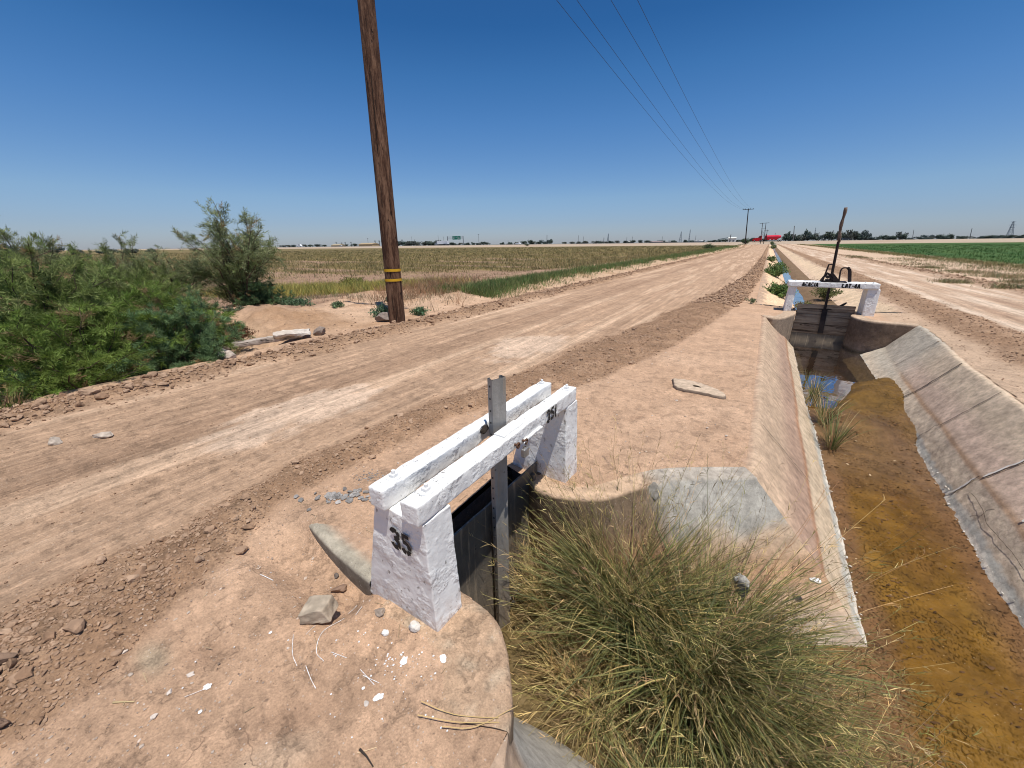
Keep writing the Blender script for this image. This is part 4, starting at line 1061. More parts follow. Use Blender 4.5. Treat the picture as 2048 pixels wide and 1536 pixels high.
lp = MB(); P = [(1.52, 11.88, .74), (1.50, 11.88, .98), (1.515, 11.88, 1.035), (1.545, 11.88, 1.05), (1.61, 11.88, 1.05), (1.645, 11.88, 1.03), (1.665, 11.88, .98), (1.715, 11.88, .74)]
for p_, q_ in zip(P[:-1], P[1:]): lp.add(*bar(p_, q_, .05, .028 if p_[0] < 1.6 else .062))
lp.build('guard_loop', IRON, a)
for nm, W, lab in (('curved_wall', CW_L, 'stained round-ended concrete wall under the left post of the lettered gate'), ('curved_wall', CW_R, 'dark shaded curved concrete wall under the right post of the lettered gate')):
    S = spline(W, 50); nr = unit(np.gradient(S, axis=0)); nr = np.stack([nr[:, 1], -nr[:, 0]], 1)*-1
    pr = [(.40, -.02), (.18, .012), (.05, .014), (.01, .010), (0, -.005)]+[(0, -z) for z in np.linspace(.04, 1.0, 30)]
    P = np.zeros((len(pr), 50, 3))
    for i, (d, zz) in enumerate(pr): P[i, :, :2] = S+nr*d; P[i, :, 2] = zz
    h1 = fbm(P[..., 0]*5, P[..., 1]*5, P[..., 2]*5, 4); P[..., 1] += .012*h1; P[5:, :, 0] += .006*h1[5:]
    Cc = np.zeros(P.shape); Cc[:] = (.285, .215, .155) if W is CW_L else (.185, .125, .085); h2 = fbm(P[..., 0]*3, P[..., 1]*3, P[..., 2]*2+4, 4)  # right wall's base colour darkened to carry its shade
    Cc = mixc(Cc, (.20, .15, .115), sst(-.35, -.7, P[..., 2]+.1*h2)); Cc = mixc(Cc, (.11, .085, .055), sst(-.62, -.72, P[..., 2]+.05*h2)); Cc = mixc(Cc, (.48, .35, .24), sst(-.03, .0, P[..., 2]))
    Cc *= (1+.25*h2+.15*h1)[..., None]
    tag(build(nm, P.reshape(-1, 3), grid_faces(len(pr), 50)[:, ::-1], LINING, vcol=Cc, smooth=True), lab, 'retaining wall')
# both walls above darken toward the foot
# bird
bp = np.array([(1.655, 11.955, .165), (1.675, 11.955, .178), (1.70, 11.955, .192), (1.722, 11.955, .208), (1.742, 11.955, .224), (1.757, 11.955, .238), (1.766, 11.955, .250), (1.775, 11.955, .254), (1.784, 11.955, .253), (1.797, 11.955, .249)])
mb = MB(); mb.add(*tube(bp, [.007, .009, .017, .026, .027, .021, .018, .018, .011, .002], 12)); bird = mb.build('bird', M_plain('black_feathers', (.02, .02, .022), .7, 0, .3, 60), smooth=True)
tag(bird, 'small black bird perched on the top timber of the lettered gate', 'bird')
mb = MB()
for dx in (-.006, .010): mb.add(*tube([(1.735+dx, 11.955, .205), (1.74+dx, 11.952, .184)], .0025, 5))
mb.build('legs', IRON, bird)
mb = MB(); mb.add(*bar((1.715, 11.93, .215), (1.665, 11.94, .172), .006, .024)); mb.add(*bar((1.715, 11.98, .215), (1.665, 11.97, .172), .006, .024)); mb.build('wing', M_plain('wing_feathers', (.015, .015, .017), .7), bird)

# ================================================================== utility poles and wires
ptop = np.array((-6.87, 6.1, 5.79)); pbase = np.array((-6.92, 6.02, -.15)); ax = unit(ptop-pbase)
up = empty('utility_pole', 'brown weathered wooden pole with two yellow bands at the road edge', 'utility pole')
n = 90; t = np.linspace(0, 11.3, n); P = pbase+ax*t[:, None]; r = np.interp(t, [0, 11.3], [.180, .125])
V_, F_ = tube(P, r, 36)
ang = np.arctan2(V_[:, 1]-pbase[1]-ax[1]*(V_[:, 2]-pbase[2]), V_[:, 0]-pbase[0]-ax[0]*(V_[:, 2]-pbase[2]))
dn = .006*fbm(np.cos(ang)*3, np.sin(ang)*3, V_[:, 2]*.5, 3); ck = -.03*np.exp(-((ang+1.05+.10*np.sin(V_[:, 2]*.8)+.05*pn(V_[:, 2]*2, 0, 0))/.06)**2)
cx = pbase[0]+ax[0]*(V_[:, 2]-pbase[2]); cy = pbase[1]+ax[1]*(V_[:, 2]-pbase[2])
V_[:, 0] += np.cos(ang)*(dn+ck); V_[:, 1] += np.sin(ang)*(dn+ck)
build('pole', V_, F_, POLEWOOD, smooth=True, parent=up)
mb = MB()   # the long drying crack
zz = np.linspace(.3, 8, 90); ca = -1.05-.10*np.sin(zz*.8)-.05*pn(zz*2, 0, 0); rr_ = np.interp(zz, [0, 11.2], [.179, .125])-.010
P = np.stack([pbase[0]+ax[0]*(zz+.15)+np.cos(ca)*rr_, pbase[1]+ax[1]*(zz+.15)+np.sin(ca)*rr_, zz], 1)
side = np.stack([-np.sin(ca), np.cos(ca), 0*ca], 1)[None]; Vr, Fr = ribbons(P[None], (.006+.004*pn(zz*3, 1., 0))[None], side); mb.add(Vr, Fr)
mb.build('drying_crack', M_plain('crack_black', (.008, .006, .005), .95), up)
for zb in (1.15, .945):
    k = np.arange(37)*2*PI/36; rb = np.interp(zb, [0, 11.2], [.180, .125])+.008; c = pbase+ax*(zb+.15)
    A = np.stack([c[0]+rb*np.cos(k), c[1]+rb*np.sin(k), 0*k+c[2]-.027], 1); B = A+np.array((0, 0, .054))
    V_ = np.concatenate([A, B]); j = np.arange(36); build('yellow_band', V_, np.stack([j, j+1, 38+j, 37+j], 1), YELLOW, smooth=True, parent=up)
zc = 10.25; c = pbase+ax*(zc+.15); mb = MB(); mb.add(*box(c[0]-1.35, c[0]+1.35, c[1]-.24, c[1]-.14, zc-.06, zc+.06)); mb.build('crossarm', POLEWOOD, up)
xs_near = [c[0]-1.25, c[0]-.62, c[0]+.42, c[0]+1.25]
for x in xs_near:
    mb = MB(); mb.add(*tube([(x, c[1]-.19, zc+.06), (x, c[1]-.19, zc+.14), (x, c[1]-.19, zc+.22)], [.05, .06, .035], 10)); mb.build('insulator', M_plain('porcelain', (.25, .2, .18), .3), up)
def far_pole(name, label, x, y, z0, h, lean, r0, arm=None, mat=None, group=None, ins=None):
    e = empty(name, label, 'utility pole', group=group); mb = MB(); mb.add(*tube([(x, y, z0), (x+lean*h*.5, y, z0+h*.5), (x+lean*h, y, z0+h)], [r0, r0*.85, r0*.7], 8)); mb.build('pole', mat or DARKWOOD, e)
    if arm:
        mb = MB(); mb.add(*bar((x+lean*h-arm[0], y-.1, z0+h-.25), (x+lean*h+arm[1], y-.1, z0+h-.25+.04), .14, .14)); mb.build('crossarm', mat or DARKWOOD, e)
        for f in (-.95, -.5, .4, .95):
            mb = MB(); xx = x+lean*h+(f*arm[1] if f > 0 else f*arm[0]); mb.add(*tube([(xx, y-.1, z0+h-.2), (xx, y-.1, z0+h+.05)], .07, 6)); mb.build('insulator', mat or DARKWOOD, e)
    return e
far_pole('utility_pole', 'dark slim pole with one crossarm standing at the far road edge', -6.5, 150, .3, 10.9, -.085, .17, (1.5, 1.5))
fx_ = -6.5-.085*10.9
for k, xn in enumerate(xs_near):
    f = (-1.43, -.75, .6, 1.43)[k]; A = np.array((xn, c[1]-.19, zc+.2)); B = np.array((fx_+f, 149.9, 11.1)); t = np.linspace(0, 1, 90)[:, None]
    sag = (1.75, 1.75, 1.75, 1.75)[k]; P = A*(1-t)+B*t; P[:, 2] -= 4*sag*(t*(1-t))[:, 0]
    mb = MB(); mb.add(*tube(P, .008, 5, False)); o = mb.build('power_line', M_plain('wire', (.05, .05, .055), .6, .5))
    tag(o, ['outermost overhead wire on the field side of the pole', 'second overhead wire from the field side', 'second overhead wire from the canal side', 'outermost overhead wire on the canal side'][k], 'wire', 'overhead wires strung between the poles')

# ================================================================== rocks, rubble and other loose things
def put_rock(name, label, cat, x, y, size, seed, colr, rot=0, tilt=0, dz=0., sub=3, group=None, rough=.25):
    V_, F_ = rock_shape(sub, seed, rough); V_ = V_*np.array(size)
    a_, b_ = rot, tilt; Rz = np.array([(math.cos(a_), -math.sin(a_), 0), (math.sin(a_), math.cos(a_), 0), (0, 0, 1)]); Rx = np.array([(1, 0, 0), (0, math.cos(b_), -math.sin(b_)), (0, math.sin(b_), math.cos(b_))])
    V_ = V_@Rx.T@Rz.T; zmin = V_[:, 2].min()
    n_ = fbm(V_[:, 0]*40, V_[:, 1]*40, V_[:, 2]*40, 3)
    o = build(name, V_-np.array((0, 0, zmin)), F_, STONE, vcol=np.clip(np.array(colr)*(1+.35*n_)[:, None], .02, .8), smooth=False)
    o.location = (x, y, float(gh(x, y))-.15*(V_[:, 2].max()-zmin)+dz); return tag(o, label, cat, group)
# the broken block by the gate
c8 = np.array([(-.105, -.05, 0), (.09, -.075, 0), (.115, .045, 0), (-.07, .075, 0), (-.10, -.045, .075), (.05, -.065, .10), (.085, .05, .105), (-.055, .07, .085)])
X, F = hexa(c8, .008, .008, .005, 22, 5, .008, 9); X *= .74; nz = fbm(X[:, 0]*30, X[:, 1]*30, X[:, 2]*30, 3); st_ = fbm(X[:, 0]*8, X[:, 1]*24, X[:, 2]*60, 3)
o = build('broken_block', X, F, STONE, vcol=np.clip(np.array((.40, .325, .24))*(1+.3*nz+.25*st_)[:, None], .03, .7), smooth=True)
o.location = (-1.515, .64, .0); o.rotation_euler = (0, 0, .75); tag(o, 'angular tan block of broken concrete lying beside the near gate post', 'rock')
# flat slab on the bank
th = np.linspace(0, 2*PI, 60, endpoint=False)
sp = np.array([(-.30, .19), (-.26, .02), (-.19, -.13), (.05, -.16), (.30, -.19), (.29, -.05), (.10, .12), (-.12, .21)]); sp = spline(np.vstack([sp, sp[:1]]), 90)[:-1]
sp += .008*np.stack([pn(sp[:, 0]*25, sp[:, 1]*25, 1), pn(sp[:, 0]*25, sp[:, 1]*25, 2)], 1)
rings = [(1.0, -.02), (1.02, .012), (.99, .03), (.96, .036), (.75, .038), (.45, .04), (.15, .04)]; P = np.zeros((len(rings), len(sp), 3))
for i, (s, zz) in enumerate(rings): P[i, :, :2] = sp*s; P[i, :, 2] = zz
hh = fbm(P[..., 0]*14, P[..., 1]*14, 0, 4); P[..., 2] += .008*hh*(np.arange(len(rings))[:, None] > 1); P[1:3, :, :2] += .012*hh[1:3, :, None]
Cc = np.zeros(P.shape); Cc[:] = (.50, .38, .27); Cc[:3] = (.25, .19, .14); Cc *= (1+.3*hh)[..., None]
o = build('concrete_slab', P.reshape(-1, 3), grid_faces(len(rings), len(sp), True), STONE, vcol=Cc, smooth=True); o.location = (-.44, 4.78, .0); tag(o, 'thin flat broken concrete slab lying on the canal bank', 'slab')
# white and grey lumps
for i, (nm, lab, x, y, s, cl, ro) in enumerate([
    ('stone', 'small grey stone lying in the road, the left of a pair', -5.2, .41, (.075, .05, .04), (.42, .35, .28), .3),
    ('stone', 'flat pale stone lying in the road, the right of a pair', -5.0, .68, (.10, .05, .03), (.48, .40, .32), .8),
    ('concrete_chunk', 'pale lone concrete chunk on the road edge below the green shrub', -7.0, 2.55, (.17, .12, .10), (.46, .38, .31), .6),
    ('stone', 'dark rounded stone at the end of the pale plank', -7.3, 4.35, (.16, .12, .10), (.27, .21, .17), .2),
    ('stone', 'grey brown stone leaning against the foot of the pole', -7.2, 5.9, (.22, .13, .14), (.24, .19, .16), .5),
    ('clod', 'largest dark clod at the near end of the road windrow', -2.36, -.20, (.06, .03, .03), (.23, .15, .10), .9),
    ('clod', 'long thin dark clod near the bottom left of the windrow', -2.08, -.26, (.06, .022, .022), (.24, .155, .105), .75),
    ('plaster_lump', 'white speckled plaster lump against the foot of the near post', -1.07, .83, (.030, .022, .026), (.62, .58, .52), .1),
    ('plaster_lump', 'loose white plaster lump on the bank left of the near post', -1.17, .74, (.020, .014, .016), (.72, .69, .64), .6),
    ('clod', 'grey clod lying between the broken block and the post', -1.27, .80, (.032, .022, .018), (.30, .24, .19), .3),
    ('clod', 'dark crumbling clod above the broken block', -1.63, .82, (.045, .028, .02), (.25, .16, .11), 1.0),
    ('stone', 'round dark pebble lying by the kerb foot', -1.72, .86, (.018, .014, .014), (.16, .13, .11), .0),
    ('stone', 'white shell-like stone lying on the pit slope', .62, 2.62, (.035, .022, .02), (.7, .68, .64), .3),
    ('concrete_chunk', 'grey rough lump standing in the grass on the pit slope', .22, 2.28, (.055, .05, .09), (.38, .36, .32), .3),
    ('concrete_chunk', 'second grey lump among the grass at the top of the pit', -.40, 2.50, (.05, .05, .10), (.40, .36, .3), .9)]):
    o = put_rock(nm, lab, nm.replace('_', ' '), x, y, s, 50+i, cl, ro, .1)
    if nm in ('concrete_chunk',) and x > -1: o.location.z = -.44 if x > 0 else -.12
    if 'shell' in lab: o.location.z = -.42
# weathered plank and slab at the culvert end
X, F = hexa([(-7.72, 2.70, -.02), (-7.33, 4.02, .0), (-7.47, 4.07, .0), (-7.86, 2.75, -.02), (-7.72, 2.70, .07), (-7.33, 4.02, .10), (-7.47, 4.07, .10), (-7.86, 2.75, .07)], .03, .01, .008, 14, 3)
tag(build('weathered_plank', X, F, M_wood('grey_wood', (.26, .21, .17), (.50, .43, .36), 1, 12., .06), smooth=True), 'grey weathered timber plank lying along the road edge by the shrub', 'plank')
X, F = hexa([(-7.42, 3.55, .06), (-7.18, 4.10, .06), (-7.55, 4.28, .06), (-7.72, 3.70, .06), (-7.40, 3.50, .13), (-7.2, 4.10, .10), (-7.50, 4.30, .11), (-7.74, 3.66, .14)], .02, .008, .012, 22, 9, .03, 5)
tag(build('concrete_slab', X, F, M_concrete('pale_slab', (.56, .50, .43), (.45, .33, .24), .3), smooth=True), 'pale broken concrete slab resting on the weathered plank', 'slab')
# dark twigs on the near bank
def twig(lab, pts, r, colr=(.05, .038, .03)):
    P = np.array([(x, y, float(gh(x, y))+r*.8) for x, y in pts]); P = spline(P, 24) if False else P
    mb = MB(); mb.add(*tube(P, np.linspace(r, r*.4, len(P)), 6)); tag(mb.build('twig', M_plain('dry_twig', colr, .9, 0, .3, 30), smooth=True), lab, 'twig')
twig('dark charred twig at the bottom edge of the near bank', [(-.905, .405), (-.87, .405), (-.825, .398)], .0045)
twig('broken dark bark strip on the near bank left of the plaster patch', [(-1.20, .17), (-1.16, .21), (-1.12, .255), (-1.085, .285)], .005)
twig('short yellow straw stick lying on the near bank', [(-1.845, -.005), (-1.81, .02), (-1.775, .04)], .004, (.55, .42, .22))
# piles counted as stuff: clods, gravel, paint, straw
def pts_zone(n, xr, yr, fn, far_bias=False):
    out = np.zeros((0, 2))
    while len(out) < n:
        x = rng.uniform(*xr, 4*n); y = yr[0]+(yr[1]-yr[0])*rng.random(4*n)**(1.8 if far_bias else 1.0)
        m = rng.random(4*n) < fn(x, y); out = np.concatenate([out, np.stack([x[m], y[m]], 1)])
    return out[:n]
CL1 = [rock_shape(1, k, .45, (1, .8, .55)) for k in range(10)]; CL2 = [rock_shape(2, k+20, .4, (1, .78, .55)) for k in range(8)]
def clods(name, n, xr, yr, fn, smin, smax, power, shapes, cc=((.27, .165, .10), (.42, .285, .19)), far_bias=True, grow=0., kindm=CLOD, sink=.25):
    q = pts_zone(n, xr, yr, fn, far_bias); s = smin*(smax/smin)**(rng.random(n)**power)
    s = s*(1+grow*np.maximum(q[:, 1], 0)); z = gh(q[:, 0], q[:, 1])
    S = s[:, None]*rng.uniform(.7, 1.35, (n, 3)); t = rng.random((n, 1)); cols = np.array(cc[0])*(1-t)+np.array(cc[1])*t
    P = np.concatenate([q, (z+S[:, 2]*.55*(1-2*sink))[:, None]], 1)
    Vs, Fs, Cs = scatter(shapes, P, S, rng.uniform(0, 6.3, n), rng.normal(0, .35, n), cols)
    return Vs, Fs, Cs
def nohole(x, y): return ~in_poly(x, y, PITPOLY) & ~((x > .12) & (x < 2.8) & (y > 3))
bermw = lambda x, y: zones(x, y)['berm']**1.5*nohole(x, y)*(.25+.75*sst(-.2, .3, fbm(x*4, y*4, 3., 3)))
mb = MB()
for args in ((34000, (-3.2, .2), (-.4, 12), bermw, .0025, .013, 1.8, CL1), (2200, (-3.2, .2), (-.4, 15), bermw, .009, .024, 2.2, CL2), (90, (-3.2, -1.0), (-.4, 8), bermw, .026, .05, 2.2, CL2), (2600, (-1.6, .2), (12, 50), bermw, .02, .06, 1.5, CL1)):
    a_, b_, c_ = clods('x', *args); mb.add(a_, b_, 0, c_)
tag(mb.build('dirt_clods', CLOD), 'loose brown dirt clods heaped in a windrow beside the bank', 'dirt clods', kind='stuff')
mb = MB()
for args in ((6500, (-7.1, -5.5), (-.6, 14), lambda x, y: zones(x, y)['bermL'], .008, .03, 1.8, CL1), (500, (-7.1, -5.5), (-.6, 14), lambda x, y: zones(x, y)['bermL'], .03, .075, 2.2, CL2), (2000, (-7.6, -6.0), (12, 60), lambda x, y: zones(x, y)['bermL'], .02, .07, 1.5, CL1)):
    a_, b_, c_ = clods('x', *args); mb.add(a_, b_, 0, c_)
tag(mb.build('dirt_clods', CLOD), 'scattered dirt clods along the road edge by the shrubs', 'dirt clods', kind='stuff')
mb = MB()
for args in ((5000, (3.0, 4.5), (4, 40), lambda x, y: zones(x, y)['bermR'], .008, .032, 2.2, CL1), (1500, (6.9, 7.9), (14, 60), lambda x, y: zones(x, y)['bermR2'], .02, .07, 2, CL1)):
    a_, b_, c_ = clods('x', *args); mb.add(a_, b_, 0, c_)
tag(mb.build('dirt_clods', CLOD), 'dirt clods along the edges of the road beyond the canal', 'dirt clods', kind='stuff')
mb = MB(); n_ = 3600; q = np.stack([rng.uniform(1.0, 1.95, n_), 1.5+5.6*rng.random(n_)], 1); kk = rng.random(n_) < .25+.75*sst(0, .35, fbm(q[:, 0]*3, q[:, 1]*2.2, 5., 3))+.4*(q[:, 0] > 1.7); q = q[kk]; n_ = len(q)
S = (.004*(5.5**(rng.random(n_)**2.2)))[:, None]*np.stack([rng.uniform(.8, 1.8, n_), rng.uniform(.5, 1., n_), rng.uniform(.2, .5, n_)], 1); zf = -.795+.008*fbm(q[:, 0]*3, q[:, 1]*3, 1, 4)+.11*sst(5.9, 6.9, q[:, 1])
t_ = rng.random((n_, 1)); cf_ = np.array((.05, .026, .010))*(1-t_)+np.array((.19, .10, .045))*t_; cf_[rng.random(n_) < .05] = (.42, .30, .18)
a_, b_, c_ = scatter(CL1, np.concatenate([q, zf[:, None]+.004], 1), S, rng.normal(.5, .5, n_), rng.normal(0, .3, n_), cf_); mb.add(a_, b_, 0, c_)
tag(mb.build('mud_flakes', CLOD), 'dark curled mud flakes lying on the wet canal floor', 'mud flakes', kind='stuff')
# thin flat flakes standing in the windrow further on, and pebbles on road and bank
mb = MB()
a_, b_, c_ = clods('x', 3200, (-6, -2.9), (-.5, 12), lambda x, y: .25+.75*sst(0, .4, -fbm(x*2.4, y*.16, 7., 5)), .003, .012, 2.5, CL1); mb.add(a_, b_, 0, c_)
a_, b_, c_ = clods('x', 2600, (-2.6, .1), (-.3, 9), lambda x, y: (x > berm_out(y)-.15)*nohole(x, y)*(.3+.7*sst(0, .4, fbm(x*2, y*2, 8., 3))), .002, .008, 2.2, CL1, ((.20, .14, .10), (.62, .50, .40))); mb.add(a_, b_, 0, c_)
a_, b_, c_ = clods('x', 110, (-2.6, .1), (-.3, 9), lambda x, y: (x > berm_out(y)-.15)*nohole(x, y), .007, .015, 1.5, CL2, ((.45, .34, .25), (.66, .58, .50))); mb.add(a_, b_, 0, c_)
a_, b_, c_ = clods('x', 1200, (2.6, 3.3), (3.5, 20), lambda x, y: x > 2.7, .004, .02, 2.5, CL1); mb.add(a_, b_, 0, c_)
a_, b_, c_ = clods('x', 1400, (-12, -7), (2.5, 14), lambda x, y: .5+.5*sst(0, .4, fbm(x*1.2, y*1.2, 8., 3)), .006, .03, 2.5, CL1, ((.30, .19, .12), (.52, .38, .27))); mb.add(a_, b_, 0, c_)
tag(mb.build('pebbles', STONE), 'scattered small pebbles and crumbs on the bare soil', 'pebbles', kind='stuff')
mb = MB()
q = np.stack([rng.normal(-2.22, .11, 60), rng.normal(1.24, .045, 60)], 1); q[:, 1] += (q[:, 0]+2.22)*.35
S = rng.uniform(.010, .024, (60, 1))*np.array((1.2, 1, .5)); P = np.concatenate([q, gh(q[:, 0], q[:, 1])[:, None]+.006], 1)
a_, b_, c_ = scatter([rock_shape(2, k, .3) for k in range(6)], P, S, rng.uniform(0, 6, 60), rng.normal(0, .3, 60), np.clip(rng.normal(.26, .05, (60, 1)), .14, .4)*np.array((1.05, .98, .9))); mb.add(a_, b_, 0, c_)
q = np.stack([rng.normal(-2.28, .08, 70), rng.normal(1.52, .04, 70)], 1); P = np.concatenate([q, gh(q[:, 0], q[:, 1])[:, None]+.003], 1)
a_, b_, c_ = scatter(CL1, P, rng.uniform(.004, .011, (70, 1))*np.ones((1, 3)), rng.uniform(0, 6, 70), rng.normal(0, .3, 70), np.clip(rng.normal(.25, .05, (70, 1)), .14, .4)*np.array((1.05, .95, .85))); mb.add(a_, b_, 0, c_)
tag(mb.build('gravel', STONE), 'small heap of flat grey gravel behind the gate', 'gravel', kind='stuff')
# spilled white paint: drops, dribbles and splashes lying on the soil
mb = MB()
def blob(x, y, r, seed, el=1., rot=0.):
    k = np.linspace(0, 2*PI, 18, endpoint=False); rr = r*(1+.7*pn(np.cos(k)*1.6+seed*3, np.sin(k)*1.6, seed)); px = rr*np.cos(k)*el; py = rr*np.sin(k)
    X_ = x+px*math.cos(rot)-py*math.sin(rot); Y_ = y+px*math.sin(rot)+py*math.cos(rot)
    Vb = np.concatenate([np.stack([X_, Y_, gh(X_, Y_)+.0035], 1), [[x, y, float(gh(x, y))+.0055]]]); j = np.arange(18); mb.add(Vb, np.stack([j, (j+1) % 18, np.full(18, 18)], 1))
for i in range(95):
    a_ = rng.uniform(0, 2*PI); d_ = abs(rng.normal(0, .25)); x_, y_ = -1.05+d_*math.cos(a_)*1.2, .68+d_*math.sin(a_)*.6
    if nohole(np.array([x_]), np.array([y_]))[0] and not (x_ > -1.44 and y_ > .86): blob(x_, y_, rng.uniform(.001, .0042), i)
for i in range(70): blob(rng.uniform(-2.2, -.6), rng.uniform(-.1, .75), rng.uniform(.001, .0035), i+200)
for i in range(60): blob(rng.normal(-.86, .05), rng.normal(2.2, .06), rng.uniform(.003, .014), i+300) if False else None
for x_, y_, r_, e_, ro in [(-.98, .55, .014, 1.3, .9), (-1.60, .215, .013, 1.2, .3), (-1.52, .16, .007, 1, 0), (-1.62, .47, .007, 1, 0), (-1.06, .54, .006, 1, 0), (-.86, .80, .020, 1.3, .7), (-.90, 1.0, .02, 2.6, 1.0), (-.94, .90, .012, 1.6, 1.2), (-1.0, .70, .022, .6, .4), (-.80, .92, .010, 1, 0)]: blob(x_, y_, r_, x_*17, e_, ro)
for i in range(16): blob(-.90+rng.normal(0, .05), .93+rng.normal(0, .06), rng.uniform(.004, .012), i+500, rng.uniform(1, 2), rng.uniform(0, 3))
def dribble(pts, w):
    P = spline(pts, 26); P3 = np.concatenate([P, (gh(P[:, 0], P[:, 1])+.005)[:, None]], 1); d = unit(np.gradient(P, axis=0)); s = np.stack([-d[:, 1], d[:, 0], 0*d[:, 0]], 1)
    Vr, Fr = ribbons(P3[None], (w*.5*(.5+.9*rng.random(26)))[None], s[None]); mb.add(Vr, Fr)
for pts, w_ in (([(-1.46, .80), (-1.44, .74)], .002), ([(-1.41, .70), (-1.42, .60), (-1.36, .53), (-1.29, .52)], .0022), ([(-1.30, .56), (-1.22, .58)], .002), ([(-1.34, .47), (-1.27, .45), (-1.22, .44)], .002), ([(-1.48, .60), (-1.47, .55)], .0018), ([(-1.52, .52), (-1.44, .47), (-1.37, .45)], .002), ([(-1.38, .78), (-1.36, .73)], .0018), ([(-1.13, .58), (-1.03, .57)], .002), ([(-1.10, .57), (-1.02, .585)], .002), ([(-1.60, .20), (-1.63, .15)], .0015), ([(-2.02, .62), (-1.93, .64)], .003)): dribble(pts, w_)
tag(mb.build('paint_splatter', M_plain('spilled_white_paint', (.78, .77, .75), .7, 0, .1, 40)), 'spilled white paint drops and dribbles on the soil beside the gate', 'paint splatter', kind='stuff')
# dry straw on the bank
mb = MB()
q = pts_zone(190, (-2.6, .1), (-.2, 7), lambda x, y: (x > berm_out(y)+.1)*nohole(x, y)); az = rng.uniform(0, 6.3, len(q)); L = rng.uniform(.02, .09, len(q))
P = np.stack([np.stack([q[:, 0]+np.cos(az)*L*s, q[:, 1]+np.sin(az)*L*s, gh(q[:, 0]+np.cos(az)*L*s, q[:, 1]+np.sin(az)*L*s)+.004], 1) for s in (-.5, 0, .5)], 1)
Vr, Fr = ribbons(P, np.full((len(q), 3), .0012), np.stack([-np.sin(az), np.cos(az), 0*az], 1)); mb.add(Vr, Fr, 0, np.repeat(np.array((.52, .40, .24))*rng.uniform(.4, 1.1, (len(q), 1)), 6, 0))
for pts in ([(-.80, .58), (-.66, .64), (-.53, .72)], [(-.82, .62), (-.68, .655), (-.54, .73)], [(-.70, .60), (-.60, .66), (-.50, .80)]):
    P = spline(pts, 12); P3 = np.concatenate([P, (gh(P[:, 0], P[:, 1])+.02)[:, None]], 1)[None]; Vr, Fr = ribbons(P3, np.full((1, 12), .0017), np.array([[-.5, .8, .0]])); mb.add(Vr, Fr, 0, (.50, .36, .16))
tag(mb.build('straw', GRASS), 'loose dry straw bits scattered on the bank', 'straw', kind='stuff')

# ================================================================== vegetation
def vary(base, n, s=.25, r=rng):
    return np.clip(np.array(base)*(1+s*r.normal(size=(n, 1)))*(1+.06*r.normal(size=(n, 3))), .008, .8)

